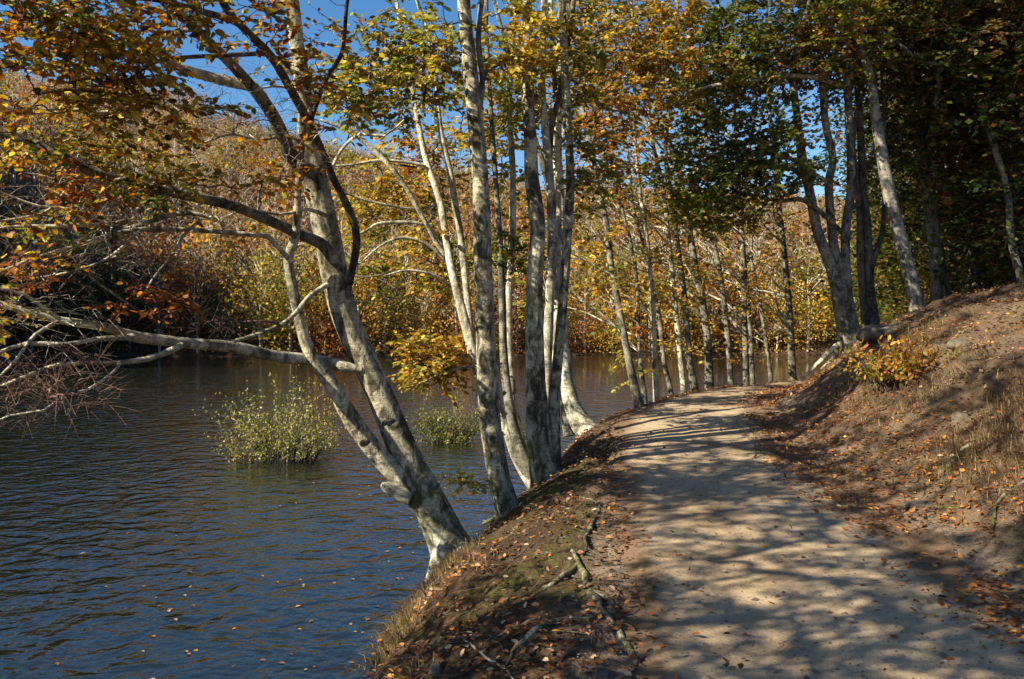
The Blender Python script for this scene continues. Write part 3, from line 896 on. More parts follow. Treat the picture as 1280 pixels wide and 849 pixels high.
# --- tree D behind the clump with a sweeping root foot
bD = at(722, 548, 12.3)
tD = Tree("beech_tree", "slim beech with a sweeping pale root foot just behind the many stemmed clump", bD, 44)
tD.trace([(748, 548, 22), (734, 538, 26), (722, 522, 24), (712, 495, 20), (706, 460, 17), (702, 400, 15), (703, 330, 14), (700, 260, 13), (696, 170, 12), (700, 80, 11), (704, 0, 10)], [12.1, 12.4, 12.5], BARKP, top=15, lean=(-.02, .05), name="trunk", k=14, step=0.06, flare=.3, rough=0.07)
tD.trace([(712, 545, 16), (708, 520, 13), (705, 480, 11), (698, 420, 10), (694, 350, 9), (690, 250, 9)], [12.3, 12.6], BARKD, name="trunk", k=10, step=0.06, top=9)
rng = tD.rng
T = np.vstack([blob(rng, 790, 70, 95, 90, 13.0, 1.2, 210), blob(rng, 760, 180, 60, 60, 12.8, 0.8, 40), ell(rng, (1.2, 12.5, 8.5), (2.4, 2.2, 2.0), 85), ell(rng, (1.2, 12.6, 12.0), (2.5, 2.5, 2.4), 90)])
tD.crown(T, AUTO, leaf=0.085, twigs=4, per=10, spread=0.42, hexa=False, psc=0.7)

# --- E: the row of slim shoreline beeches past the crest
EROW = [
    ([(798, 506, 12), (789, 465, 10), (781, 424, 9), (772, 376, 8), (764, 332, 8), (757, 274, 7), (748, 235, 6)], 14.2, "slim leaning beech at the near end of the shoreline row"),
    ([(806, 500, 7), (801, 458, 6), (798, 404, 5), (796, 350, 4), (790, 310, 4)], 15.0, "thin short sapling just right of the nearest row trunk"),
    ([(820, 495, 8), (818, 431, 7), (813, 342, 6), (808, 295, 6), (800, 240, 5)], 15.2, "thin pale straight stem, third trunk from the left in the shoreline row"),
    ([(839, 492, 7), (830, 452, 6), (825, 404, 6), (815, 353, 5), (808, 320, 4)], 15.8, "thin stem with a sharply bent foot in the shoreline row"),
    ([(855, 490, 8), (849, 431, 7), (840, 342, 7), (835, 291, 6), (828, 230, 5)], 16.4, "pale slender beech, left of the pair in mid shoreline row"),
    ([(869, 490, 10), (861, 445, 9), (856, 377, 8), (847, 308, 7), (838, 240, 6)], 17.0, "dark slender beech with a swollen foot in mid shoreline row"),
    ([(887, 487, 12), (885, 431, 10), (878, 377, 9), (870, 336, 8), (861, 284, 8), (850, 220, 7)], 17.8, "thickest trunk in the shoreline row, where the path crests"),
    ([(914, 484, 8), (910, 428, 7), (904, 370, 7), (895, 315, 6), (881, 270, 5)], 19.5, "slim beech leaning left just past the thickest row trunk"),
    ([(933, 482, 8), (931, 411, 7), (929, 325, 7), (924, 250, 6)], 21.0, "upright slim beech, left of two close trunks beyond the crest"),
    ([(941, 480, 7), (938, 418, 6), (934, 370, 6), (930, 320, 5)], 21.6, "upright slim beech, right of two close trunks beyond the crest"),
    ([(964, 478, 6), (958, 430, 5), (950, 380, 5), (940, 330, 4)], 23.0, "thin sapling leaning left between the close pair and the last row trunk"),
    ([(991, 476, 10), (987, 394, 9), (982, 336, 8), (974, 260, 7), (970, 200, 6)], 22.5, "last trunk of the shoreline row, closest to the root covered bank"),
]
for i, (pts, Y, lab) in enumerate(EROW):
    P0 = at(pts[0][0], pts[0][1], Y)
    # stand on the real slope below
    gz = float(Hh(P0[0], P0[1]))
    t = Tree("slim_beech", lab, (P0[0], P0[1], gz), 100 + i * 7, group="slim beeches along the shoreline")
    big = pts[0][2] > 7
    bm = BARKP if i in (2, 4) else BARKD
    Pw = [(P0[0] + .03, P0[1], gz - 0.1)] + [at(u, v, Y) for (u, v, _) in pts]
    rw = [pts[0][2] * .6 * Y / FPX] + [wd * .5 * Y / FPX for (_, _, wd) in pts]
    d = norm(Pw[-1] - Pw[-2])
    topz = t.rng.uniform(10, 14.5) if big else t.rng.uniform(6, 8)
    p, rad = np.array(Pw[-1]), rw[-1]
    while p[2] < topz:
        d = norm(d * .8 + np.array([-.03, .0, .25]) + t.rng.normal(0, .09, 3))
        p = p + d * 0.9
        rad = max(.014, rad * .91)
        Pw.append(p.copy()); rw.append(rad)
    P2, r2 = t.limb(Pw, rw, bm, name="trunk", k=10, step=0.12, rough=0.06, flare=.4, fh=.15)
    nb = 12 if big else 5
    for b in range(nb):
        h = t.rng.uniform(1.2, 5.5) if big else t.rng.uniform(1.0, 3.5)
        j = int(np.argmin(np.abs(P2[:, 2] - gz - h)))
        a = t.rng.normal(math.pi * 1.02, 0.55)
        t.side(P2[j], (math.cos(a), math.sin(a) * .8, t.rng.uniform(.3, .9)), t.rng.uniform(1.0, 2.6), r2[j] * .42, BARKP, up=.04, bend=.16, k=5)
    rng = t.rng
    T = []
    for (hh, rr_, nn) in ((1.5, .9, 4), (2.6, 1.2, 12), (4.0, 1.5, 17), (5.6, 1.5, 22), (8.0, 1.9, 34), (10.6, 2.0, 30)):
        if hh > topz - gz: continue
        j = int(np.argmin(np.abs(P2[:, 2] - gz - hh)))
        T.append(ell(rng, P2[j] + np.array([-.35, 0, 0]), (rr_, rr_, 0.8), nn if big else nn // 2))
    pal = (AUTO, AUT, AUTG, AUTO)[i % 4]
    t.crown(np.vstack(T), pal, leaf=0.105, twigs=3, per=9, spread=0.45, hexa=False, psc=0.6, tmat=BARKT)

# --- F: trees on the right bank
def btree(name, lab, stems, Y, seed, tgt, pal, group=None, base=None, leaf=0.11, roots=()):
    u, v, _ = stems[0][0][0]
    P0 = at(u, v, Y) if base is None else base
    t = Tree(name, lab, (P0[0], P0[1], P0[2] - .05), seed, group)
    for pts, mat, top, lean in stems:
        t.trace(pts, Y, mat, top=top, lean=lean, name="trunk", k=14, step=0.09, rough=0.06, flare=.35, fh=.25)
    for pts in roots:
        t.trace(pts, Y, BARKP, name="root", k=8, step=.05, skel=False, rough=.12)
    T = tgt(t.rng)
    t.crown(T, pal, leaf=leaf, twigs=4, per=10, spread=0.5, hexa=False, psc=0.55)
    return t


Yf = 14.8
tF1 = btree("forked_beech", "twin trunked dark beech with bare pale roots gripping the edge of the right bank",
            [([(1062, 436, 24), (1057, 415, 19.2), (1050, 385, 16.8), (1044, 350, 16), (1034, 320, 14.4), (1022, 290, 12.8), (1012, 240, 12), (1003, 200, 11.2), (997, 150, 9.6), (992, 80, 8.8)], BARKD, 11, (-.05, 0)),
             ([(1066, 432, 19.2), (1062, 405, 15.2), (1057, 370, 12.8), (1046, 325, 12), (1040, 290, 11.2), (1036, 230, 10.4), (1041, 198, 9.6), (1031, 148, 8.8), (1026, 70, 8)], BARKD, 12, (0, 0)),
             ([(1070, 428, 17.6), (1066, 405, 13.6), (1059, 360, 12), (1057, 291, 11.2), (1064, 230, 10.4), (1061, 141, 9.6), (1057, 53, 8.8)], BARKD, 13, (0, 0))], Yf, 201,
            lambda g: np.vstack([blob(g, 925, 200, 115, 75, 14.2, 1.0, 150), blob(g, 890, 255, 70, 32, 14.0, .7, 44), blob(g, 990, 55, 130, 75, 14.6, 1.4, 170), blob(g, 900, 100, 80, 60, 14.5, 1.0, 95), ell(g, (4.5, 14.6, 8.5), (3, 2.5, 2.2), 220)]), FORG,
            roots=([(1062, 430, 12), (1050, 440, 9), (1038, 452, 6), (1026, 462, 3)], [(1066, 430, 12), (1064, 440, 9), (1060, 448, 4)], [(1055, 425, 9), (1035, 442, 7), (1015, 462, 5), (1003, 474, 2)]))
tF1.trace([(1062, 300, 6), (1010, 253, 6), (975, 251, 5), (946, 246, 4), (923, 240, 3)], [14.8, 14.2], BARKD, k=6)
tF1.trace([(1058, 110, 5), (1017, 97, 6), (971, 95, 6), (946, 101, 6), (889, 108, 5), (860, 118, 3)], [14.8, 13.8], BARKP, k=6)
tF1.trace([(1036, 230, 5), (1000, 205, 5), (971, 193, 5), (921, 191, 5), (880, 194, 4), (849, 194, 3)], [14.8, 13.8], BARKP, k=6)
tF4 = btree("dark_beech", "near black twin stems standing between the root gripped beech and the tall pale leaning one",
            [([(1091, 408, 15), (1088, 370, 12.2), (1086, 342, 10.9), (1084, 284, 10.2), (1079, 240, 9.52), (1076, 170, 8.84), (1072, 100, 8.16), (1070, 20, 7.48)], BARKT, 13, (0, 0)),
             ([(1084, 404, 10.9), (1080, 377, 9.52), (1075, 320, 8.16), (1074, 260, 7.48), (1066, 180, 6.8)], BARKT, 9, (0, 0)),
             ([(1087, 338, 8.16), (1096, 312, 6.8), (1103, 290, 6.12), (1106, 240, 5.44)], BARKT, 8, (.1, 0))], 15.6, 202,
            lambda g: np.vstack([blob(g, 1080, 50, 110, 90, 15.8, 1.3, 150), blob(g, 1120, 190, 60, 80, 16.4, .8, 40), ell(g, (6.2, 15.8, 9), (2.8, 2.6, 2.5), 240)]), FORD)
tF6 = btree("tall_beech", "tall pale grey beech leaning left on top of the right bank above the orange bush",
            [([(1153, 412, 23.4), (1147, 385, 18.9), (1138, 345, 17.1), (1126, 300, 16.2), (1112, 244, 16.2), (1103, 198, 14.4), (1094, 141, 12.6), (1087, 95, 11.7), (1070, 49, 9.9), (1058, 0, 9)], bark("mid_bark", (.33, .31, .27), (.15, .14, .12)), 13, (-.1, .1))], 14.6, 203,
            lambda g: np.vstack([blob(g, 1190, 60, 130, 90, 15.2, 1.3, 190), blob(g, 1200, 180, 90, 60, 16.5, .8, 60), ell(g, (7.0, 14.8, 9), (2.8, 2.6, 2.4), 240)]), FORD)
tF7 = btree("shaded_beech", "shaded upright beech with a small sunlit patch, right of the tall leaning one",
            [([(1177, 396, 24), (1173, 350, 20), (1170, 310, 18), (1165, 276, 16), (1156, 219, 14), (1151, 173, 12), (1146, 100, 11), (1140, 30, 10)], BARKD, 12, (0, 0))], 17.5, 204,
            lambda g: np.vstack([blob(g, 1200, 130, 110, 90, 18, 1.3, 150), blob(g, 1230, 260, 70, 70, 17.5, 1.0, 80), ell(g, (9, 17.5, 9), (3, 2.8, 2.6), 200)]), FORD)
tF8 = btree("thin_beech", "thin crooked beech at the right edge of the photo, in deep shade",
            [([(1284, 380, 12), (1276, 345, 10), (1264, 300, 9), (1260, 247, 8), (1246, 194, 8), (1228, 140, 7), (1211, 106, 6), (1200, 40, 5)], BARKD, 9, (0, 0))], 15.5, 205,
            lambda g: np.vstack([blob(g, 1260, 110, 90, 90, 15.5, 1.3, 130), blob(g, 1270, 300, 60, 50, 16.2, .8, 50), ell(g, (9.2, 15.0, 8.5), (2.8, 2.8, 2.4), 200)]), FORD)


# --- tree G, unseen left of the camera, added to shade path and bank
bG = np.array([-2.3, -3.4, float(Hh(-2.3, -3.4)) - .05])
tG = Tree("unseen_shade_beech", "unseen beech behind the camera leaning over the lake, added to shade the path", bG, 301)
tG.limb([bG, bG + [-.3, .5, 1.2], bG + [-.7, 1.4, 2.6], bG + [-1.1, 2.4, 3.8], bG + [-1.5, 3.4, 5.2], bG + [-2.0, 4.0, 7.0]], [.17, .13, .11, .09, .06, .03], BARK, name="trunk", k=14, flare=.4)
tG.limb([bG + [-1.1, 2.4, 3.8], bG + [-1.0, 4.0, 4.4], bG + [-1.3, 5.6, 5.0]], [.06, .045, .02], BARKD, k=8)
rng = tG.rng
T = np.vstack([ell(rng, (-3.5, 1.5, 4.2), (1.8, 2.1, 1.2), 330), ell(rng, (-4.2, .2, 6.4), (2.0, 2.2, 1.5), 230), ell(rng, (-3.2, -1.2, 5.0), (2.0, 1.8, 1.4), 170), ell(rng, (-2.7, 4.0, 6.4), (1.6, 1.5, .9), 100),
               ell(rng, (-3.9, 2.3, 2.7), (1.0, 1.0, .6), 90), ell(rng, (-4.1, 3.4, 2.3), (1.0, .9, .6), 85), ell(rng, (-3.7, 3.9, 4.4), (1.2, .9, .7), 95)])
tG.crown(T, AUT, leaf=0.08, twigs=3, per=9, spread=0.4, hexa=False)


# ------------------------------------------------------------------ shrubs
def shrub(name, lab, base, rad, h, n, pal, leaf, seed, cat="shrub", per=20, up=1.0, stemmat=BARKT):
    g = np.random.default_rng(seed)
    base = np.array(base, float)
    root = empty(name, base)
    tag(root, lab, cat)
    a = g.random(n) * 2 * np.pi
    rr = np.sqrt(g.random(n))
    b0 = base + np.stack([np.cos(a) * rr * rad[0] * .45, np.sin(a) * rr * rad[1] * .45, np.zeros(n)], 1)
    hgt = h * (1 - .45 * rr ** 2) * np.clip(g.normal(.52, .3, n), .15, 1.2)
    tip = base + np.stack([np.cos(a) * rr * rad[0], np.sin(a) * rr * rad[1], hgt * up], 1) + g.normal(0, .12, (n, 3)) * [1, 1, .3]
    tt = np.linspace(0, 1, 6)
    P = b0[:, None] + (tip - b0)[:, None] * tt[None, :, None]
    P[:, :, 2] = base[2] + (tip[:, 2:3] - base[2]) * (tt[None] ** .85)
    P[:, 1:] += g.normal(0, .025, (n, 5, 3))
    P[:, 0, 2] -= .12
    V, Q = tubes(P, np.broadcast_to(np.linspace(.007, .002, 6), (n, 6)), 4)
    mesh_obj("stems", V, Q, stemmat, root, base, smooth_=True)
    f = g.uniform(.18, 1.02, (n, per))
    i0 = np.clip((f * 5).astype(int), 0, 4)
    fr = f * 5 - i0
    k = np.arange(n)[:, None]
    lp = P[k, i0] + (P[k, i0 + 1] - P[k, i0]) * fr[..., None]
    lp = lp.reshape(-1, 3)
    lp = lp + g.normal(0, .035, lp.shape)
    d = g.normal(0, 1, lp.shape) + np.array([0, 0, .7])
    nr = g.normal(0, 1, lp.shape) + np.array([-.3, -.2, .6])
    V, Q, c = leaves(lp, d, norm(nr), leaf * g.uniform(.6, 1.2, len(lp)), palette(pal, len(lp), g, lp, seed, .25, 1.5, .5), True, .5)
    mesh_obj("foliage", V, Q, LEAF, root, base, col=c)
    return root


SHP = dict(pale=3.6, lime=2.2, olive=1.0, green=.9, yellow=1.0)
c1 = at(352, 578, 16.0); c1[2] = WATER
shrub("water_willow", "wide pale yellow green shrub standing in the lake left of the leaning trunks", c1, (1.25, 0.9), 1.75, 230, SHP, .055, 401)
c2 = at(562, 552, 18.6); c2[2] = WATER
shrub("water_willow", "smaller green shrub standing in the lake seen behind the single grey trunk", c2, (.95, .7), 1.12, 150, dict(pale=1.5, lime=1.5, olive=1.5, green=2.5), .055, 402)
hb = hit(1128, 474)
shrub("orange_bush", "yellow orange and green leafed bush on the right bank below the tall leaning beech", hb, (.62, .45), .56, 90, dict(green=1.6, lime=1.4, gold=1.8, amber=2.2, orange=1.8), .075, 403, "bush", 13)

# ------------------------------------------------------------------ exposed roots and sticks
def ground_root(name, lab, cat, pts, mat, seed, lift=0.15):
    P, r = [], []
    for (u, v, wd) in pts:
        h = hit(u, v)
        rad = wd * .5 * h[1] / FPX
        P.append([h[0], h[1], float(Hh(h[0], h[1])) + rad * lift]); r.append(rad)
    Pr = catmull(np.column_stack([P, r]), .04)
    Pr[:, 0] += .035 * fbm(Pr[:, :3] * 6, seed, 3); Pr[:, 2] += .014 * fbm(Pr[:, :3] * 8, seed + 5, 3)
    Pr[:, 3] *= 1 + .35 * fbm(Pr[:, :3] * 7, seed + 9, 2)
    V, Q = trunk_mesh(Pr[:, :3], np.maximum(Pr[:, 3], .003), 9, .25, seed=seed)
    base = np.array(P[len(P) // 2])
    o = mesh_obj(name, V, Q, mat, None, base, smooth_=True)
    tag(o, lab, cat)
    return o


ground_root("tree_root", "long grey exposed root snaking down the left edge of the path to the bottom", "root",
            [(716, 690, 3.6), (722, 705, 6.48), (734, 721, 7.92), (740, 744, 8.64), (757, 768, 7.92), (776, 790, 7.92), (789, 815, 7.2), (792, 832, 5.76), (786, 852, 4.32)], BARK, 1)
ground_root("tree_root", "short thick root running left from the bend of the long snaking root", "root", [(664, 745, 2.88), (680, 738, 5.76), (700, 726, 7.2), (716, 714, 6.48), (722, 704, 2.88)], BARK, 2)
ground_root("tree_root", "dark root twisting uphill from the leaf pile towards the clump", "root", [(730, 692, 3.6), (735, 668, 5.76), (743, 652, 5.76), (750, 638, 5.04), (742, 626, 4.32), (728, 624, 2.16)], BARKD, 3)
ground_root("tree_root", "grey root half buried across the brown hollow near the bottom left bank", "root", [(630, 832, 2.88), (645, 812, 5.76), (668, 790, 8.64), (700, 778, 8.64), (725, 776, 6.48), (742, 774, 2.88)], BARK, 4)
ground_root("tree_root", "thin root forking right among leaves beside the long root", "root", [(742, 742, 3.6), (760, 750, 5.04), (780, 772, 4.32), (800, 780, 2.16)], BARKD, 5)
ground_root("fallen_stick", "thin pale fallen stick lying on the mossy left bank at the bottom", "stick", [(576, 799, 2.88), (590, 812, 3.24), (606, 824, 2.88), (625, 838, 2.88), (642, 852, 2.16)], BARKP, 6, 1.2)
ground_root("tree_root", "pale thick root lying diagonal on the right bank slope", "root", [(1158, 610, 2.88), (1166, 600, 5.76), (1180, 588, 6.48), (1194, 576, 6.48), (1206, 562, 5.04), (1218, 555, 2.88)], BARK, 7)
ground_root("tree_root", "thin root below the orange bush near the top of the right bank", "root", [(1154, 502, 2.16), (1163, 490, 3.6), (1175, 477, 3.6), (1188, 466, 2.88)], BARK, 8)
ground_root("tree_root", "arched pale root at the right edge of the photo low on the bank", "root", [(1243, 682, 2.88), (1243, 650, 4.32), (1250, 627, 4.32), (1266, 614, 4.32), (1286, 604, 3.6)], BARK, 9, 0.8)
ground_root("fallen_stick", "short dark twig on the sunny sand near the bottom of the path", "stick", [(934, 824, 1.8), (944, 815, 2.16), (953, 808, 1.44)], BARKT, 10, 1.2)
ground_root("tree_root", "knobbly root crossing the leaf drift at the foot of the right bank", "root", [(1120, 640, 2.88), (1138, 633, 6.48), (1160, 634, 5.04), (1190, 636, 3.6), (1215, 632, 2.16)], BARK, 11)


def rock(lab, u, v, wpx, hpx, seed):
    h = hit(u, v)
    s = wpx * .5 * h[1] / FPX
    hz = hpx * .5 * h[1] / FPX
    na, nb_ = 14, 9
    th = np.linspace(0.02, np.pi - .02, nb_)
    ph = np.linspace(0, 2 * np.pi, na, endpoint=False)
    V = np.stack([np.sin(th)[:, None] * np.cos(ph), np.sin(th)[:, None] * np.sin(ph), np.cos(th)[:, None] * np.ones(na)], -1).reshape(-1, 3)
    V = np.sign(V) * np.abs(V) ** .8
    V = V * (1 + .5 * fbm(V * 1.6, seed, 4))[:, None] * np.array([s, s * .8, hz])
    Q = [[i * na + j, (i + 1) * na + j, (i + 1) * na + (j + 1) % na, i * na + (j + 1) % na] for i in range(nb_ - 1) for j in range(na)]
    o = mesh_obj("rock", V + np.array([h[0], h[1], h[2]]), np.array(Q), STONE, None, (h[0], h[1], h[2]), smooth_=True)
    tag(o, lab, "rock")


rock("pale upright stone in the grass at the very bottom of the left bank", 545, 842, 18, 26, 1)
rock("pale flat rock bedded in the middle of the right bank slope", 1202, 524, 22, 16, 2)
rock("grey stone half sunk near the top of the bank right of the orange bush", 1200, 432, 30, 14, 3)
rock("low grey stone at the foot of the right bank beside the leaf drift", 1146, 632, 30, 14, 4)
rock("wide mossy boulder on the bank edge behind the orange bush", 1100, 418, 60, 22, 5)

# ------------------------------------------------------------------ leaf litter, grass, gravel, floating leaves
g = np.random.default_rng(77)
def scatter(n, x0, x1, y0, y1, dens):
    x = g.uniform(x0, x1, n); y = y0 + (y1 - y0) * g.random(n) ** 1.35
    k = g.random(n) < dens(x, y)
    return x[k], y[k]


def ld(x, y):
    xl, xr, xs = XL(y), XR(y), XS(y)
    n1 = fbm2(x, y, 0.9, 51, 3)
    n2 = fbm2(x, y, 2.6, 52, 3)
    tr, tl = x - xr, xl - x
    edge = 2.2 * smooth(0.85, 0.0, np.abs(tr - .05)) * smooth(-.2, .15, n1 + .1 + .3 * n2)
    bank = smooth(0.2, .8, tr) * (.36 + .8 * smooth(-.15, .25, n2) + .3 * smooth(.1, .4, n1))
    left = smooth(-.15, .1, tl) * (x > xs - .05) * (.25 + .75 * smooth(-.1, .25, n2))
    mid = 0.022 + 0.03 * smooth(.1, .5, n1)
    return np.clip(np.where(tr > -.6, edge * .95 + bank, 0) + left + mid * (x > xl), 0, 1)


x, y = scatter(150000, -1.6, 12, 3.2, 24, ld)
k = len(x)
z = np.maximum(Hh(x, y), WATER) + .016 + .02 * g.random(k) ** 2
z = z - .012 * (g.random(k) < .5)
onp = (x > XL(y) - .1) & (x < XR(y) + .2)
z = z + np.where(onp, .014, 0)
cen = np.stack([x, y, z], 1)
d = g.normal(0, 1, (k, 3)) * np.array([1, 1, .25])
nr = np.array([0, 0, 1.0]) + g.normal(0, .4, (k, 3))
LP = dict(brown=3.2, rust=2.6, orange=1.0, tan=2.2, amber=.4)
col = palette(LP, k, g, None, 0, .35)
drift = (np.abs(x - XR(y) - .05) < .9) & (g.random(k) < .7)
col[drift] = palette(dict(rust=3, orange=2.2, brown=1.2, amber=.7), int(drift.sum()), g, None, 0, .3)
V, Q, c = leaves(cen, d, norm(nr), g.uniform(.026, .058, k), col, True)
o = mesh_obj("fallen_leaves", V, Q, LITTER, col=c)
tag(o, "rust and orange fallen leaves strewn over the path edges and bank", "leaves", kind="stuff")

x = g.uniform(-6, -.3, 800); y = 4.6 + 11 * g.random(800) ** 1.5
k = (x < XS(y) - .15) & (g.random(800) < np.exp(-(XS(y) - x) / 1.8) * .9)
x, y = x[k], y[k]
cen = np.stack([x, y, np.full(len(x), WATER + .006)], 1)
d = g.normal(0, 1, (len(x), 3)) * np.array([1, 1, .03])
V, Q, c = leaves(cen, d, np.array([0, 0, 1.0]) + g.normal(0, .06, (len(x), 3)), g.uniform(.03, .06, len(x)), palette(dict(orange=1, amber=1, tan=2, rust=1), len(x), g, None, 0, .3), True)
o = mesh_obj("floating_leaves", V, Q, LITTER, col=c)
tag(o, "small orange leaves floating on the lake near the bank", "leaves", kind="stuff")


def grass(name, lab, x, y, hgt, pal, wdt=.004, per=9, spreadr=.07, lean=(0, 0)):
    nT = len(x)
    bx = np.repeat(x, per) + g.normal(0, spreadr, nT * per)
    by = np.repeat(y, per) + g.normal(0, spreadr, nT * per)
    bz = Hh(bx, by) - .01
    H_ = np.repeat(hgt, per) * g.uniform(.5, 1.15, nT * per)
    a = g.random(nT * per) * 2 * np.pi
    out = g.uniform(.15, .9, nT * per)
    dx, dy = np.cos(a) * out + lean[0], np.sin(a) * out + lean[1]
    p0 = np.stack([bx, by, bz], 1)
    p1 = p0 + np.stack([dx * .35, dy * .35, np.ones_like(dx) * .62], 1) * H_[:, None]
    p2 = p0 + np.stack([dx * 1.0, dy * 1.0, np.ones_like(dx) * (.85 - .35 * out)], 1) * H_[:, None]
    s = np.stack([-np.sin(a + .6), np.cos(a + .6), np.zeros_like(a)], 1) * wdt
    V = np.stack([p0 - s, p0 + s, p1 + s * .8, p1 - s * .8, p2 + s * .2, p2 - s * .2], 1).reshape(-1, 3)
    b = (np.arange(len(bx)) * 6)[:, None]
    Q = np.concatenate([b + np.array([[0, 1, 2, 3]]), b + np.array([[3, 2, 4, 5]])], 1).reshape(-1, 4)
    c = np.repeat(palette(pal, len(bx), g, None, 0, .3), 6, axis=0)
    o = mesh_obj(name, V, Q, GRASSM, col=c)
    tag(o, lab, "grass", kind="stuff")


GRP = dict(tan=3, pale=.8, olive=1.5, brown=2.4)
x, y = scatter(4200, -1.5, .3, 3.6, 8.2, lambda x, y: smooth(.42, .08, (x - XS(y)) / np.maximum(XL(y) - XS(y), .2)) * (x > XS(y) - .1) * smooth(-.05, .3, fbm2(x, y, 1.9, 61, 3) + .1))
grass("dry_grass", "dry straw coloured grass hanging over the left bank edge", x, y, g.uniform(.06, .17, len(x)), GRP, .0020, 14, .05, (-.45, -.15))
x, y = scatter(15000, 2.2, 9, 5, 17, lambda x, y: smooth(.3, .8, x - XR(y)) * smooth(2.2, 1.2, x - XR(y)) * smooth(-0.1, .2, fbm2(x, y, 1.1, 62, 3)) * .9)
grass("bank_grass", "sparse dry grass tufts on the slope of the right bank", x, y, g.uniform(.06, .20, len(x)), dict(tan=3, pale=.6, olive=1.2, green=.3, brown=3), .0024, 12, .06, (-.55, -.15))

x, y = scatter(5200, -1.2, 8, 3.6, 15, lambda x, y: np.where(x > XR(y), smooth(.1, .6, x - XR(y)) * .8, np.where(x < XL(y), .8 * (x > XS(y) + .1), .02)))
k = len(x)
a = g.random(k) * 6.28
ln = g.uniform(.04, .22, k)
ex = np.stack([np.cos(a), np.sin(a)], 1) * ln[:, None]
mx, my = x + ex[:, 0] * .5 + g.normal(0, .012, k), y + ex[:, 1] * .5 + g.normal(0, .012, k)
P = np.stack([np.stack([x, y, Hh(x, y) + .008], 1), np.stack([mx, my, Hh(mx, my) + .016], 1), np.stack([x + ex[:, 0], y + ex[:, 1], Hh(x + ex[:, 0], y + ex[:, 1]) + .012], 1)], 1)
V, Q = tubes(P, g.uniform(.0015, .0042, k)[:, None] * np.array([1, .9, .6]), 4)
o = mesh_obj("twig_litter", V, Q, BARKD)
tag(o, "small dead twigs littering the banks on both sides of the path", "twigs", kind="stuff")
nG = 4200
x = g.uniform(0, 4.5, nG); y = 3.4 + 8 * g.random(nG) ** 1.6
k = (x > XL(y) - .4) & (x < XR(y) + .6)
x, y = x[k], y[k]
oct_v = np.array([[1, 0, 0], [0, 1, 0], [-1, 0, 0], [0, -1, 0], [0, 0, .7], [0, 0, -.5]], float)
oct_t = np.array([[0, 1, 4], [1, 2, 4], [2, 3, 4], [3, 0, 4]])
s = g.uniform(.003, .011, len(x)) * np.where(g.random(len(x)) < .04, 2.2, 1)
jv = oct_v[None] * s[:, None, None] * g.uniform(.6, 1.3, (len(x), 6, 1))
V = jv + np.stack([x, y, Hh(x, y) + .022], 1)[:, None]
Tt = (np.arange(len(x)) * 6)[:, None, None] + oct_t[None]
o = mesh_obj("gravel", V.reshape(-1, 3), None, STONE, tris=Tt.reshape(-1, 3))
tag(o, "small loose pebbles scattered on the sandy path", "gravel", kind="stuff")


# ------------------------------------------------------------------ background trees
def crown_quads(g, n, rad, zc, size, flatn=.5, clumps=14, hollow=.5):
    cc = norm(g.normal(0, 1, (clumps, 3))) * (g.random((clumps, 1)) ** .45)
    q = cc[g.integers(0, clumps, n)] + g.normal(0, .23, (n, 3))
    p = q * np.array([rad[0], rad[0], rad[1]]) + np.array([0, 0, zc])
    d = g.normal(0, 1, (n, 3))
    nr = g.normal(0, 1, (n, 3)) * np.array([1, 1, .8]) + np.array([0, 0, flatn])
    return p, d, norm(nr), size * g.uniform(.6, 1.3, n)


def stick_tree(g, h, r, nb, spread, k=5):
    """trunk and bare limbs of a unit background tree"""
    z = np.linspace(0, h, 6)
    P = np.stack([np.cumsum(g.normal(0, .12, 6)) * .6, np.cumsum(g.normal(0, .12, 6)) * .6, z], 1)
    P[0, :2] = 0
    V, Q = tubes(P[None], (r * np.linspace(1, .25, 6))[None], k)
    bp, br = [], []
    for i in range(nb):
        f = g.uniform(.25, .9)
        p0 = np.array([np.interp(f * h, z, P[:, j]) for j in range(3)])
        a = g.random() * 2 * np.pi
        ln = spread * g.uniform(.5, 1.1) * (1.15 - f * .7)
        e = np.array([math.cos(a) * ln, math.sin(a) * ln, ln * g.uniform(.4, 1.3)])
        bp.append(np.stack([p0, p0 + e * .5 + g.normal(0, .12, 3), p0 + e]))
        br.append(r * np.array([.45, .3, .1]))
    V2, Q2 = tubes(np.array(bp), np.array(br), 3)
    return np.vstack([V, V2]), np.vstack([Q, Q2 + len(V)])


# far shoreline trees: individuals along the water across the lake
g = np.random.default_rng(9)
SHORE = [("gold", dict(gold=3, yellow=2, amber=1.5, olive=.8), "golden leafed tree standing at the far waterline"),
         ("orange", dict(amber=3, orange=2.5, gold=1.2, tan=.8), "orange leafed tree standing at the far waterline"),
         ("olive", dict(olive=3, lime=1, green=1, gold=1.2), "olive green tree standing at the far waterline"),
         ("rust", dict(rust=2.5, brown=2, orange=1), "rust brown tree standing at the far waterline"),
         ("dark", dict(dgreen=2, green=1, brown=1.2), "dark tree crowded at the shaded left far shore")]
protos = {}
for key, pal, lab in SHORE:
    for vv in range(2):
        h = 8.5
        root = empty("shore_tree", (0, 0, 0))
        Vt, Qt = stick_tree(g, h, .15, 30, 3.2)
        mesh_obj("trunk", Vt, Qt, BARKP if key != "dark" else BARKD, root, smooth_=True)
        p, d, nr, sz = crown_quads(g, 1900, (2.9, 4.3), h * .46, .25, clumps=26)
        p[:, 2] = np.maximum(p[:, 2], .35 + .3 * g.random(len(p)))
        c = palette(pal, len(p), g, p, 5 + vv, .35, .5, .4)
        V, Q, cc = leaves(p, d, nr, sz, c, False, .75)
        mesh_obj("crown", V, Q, LEAF, root, col=cc)
        protos[(key, vv)] = [root, False]
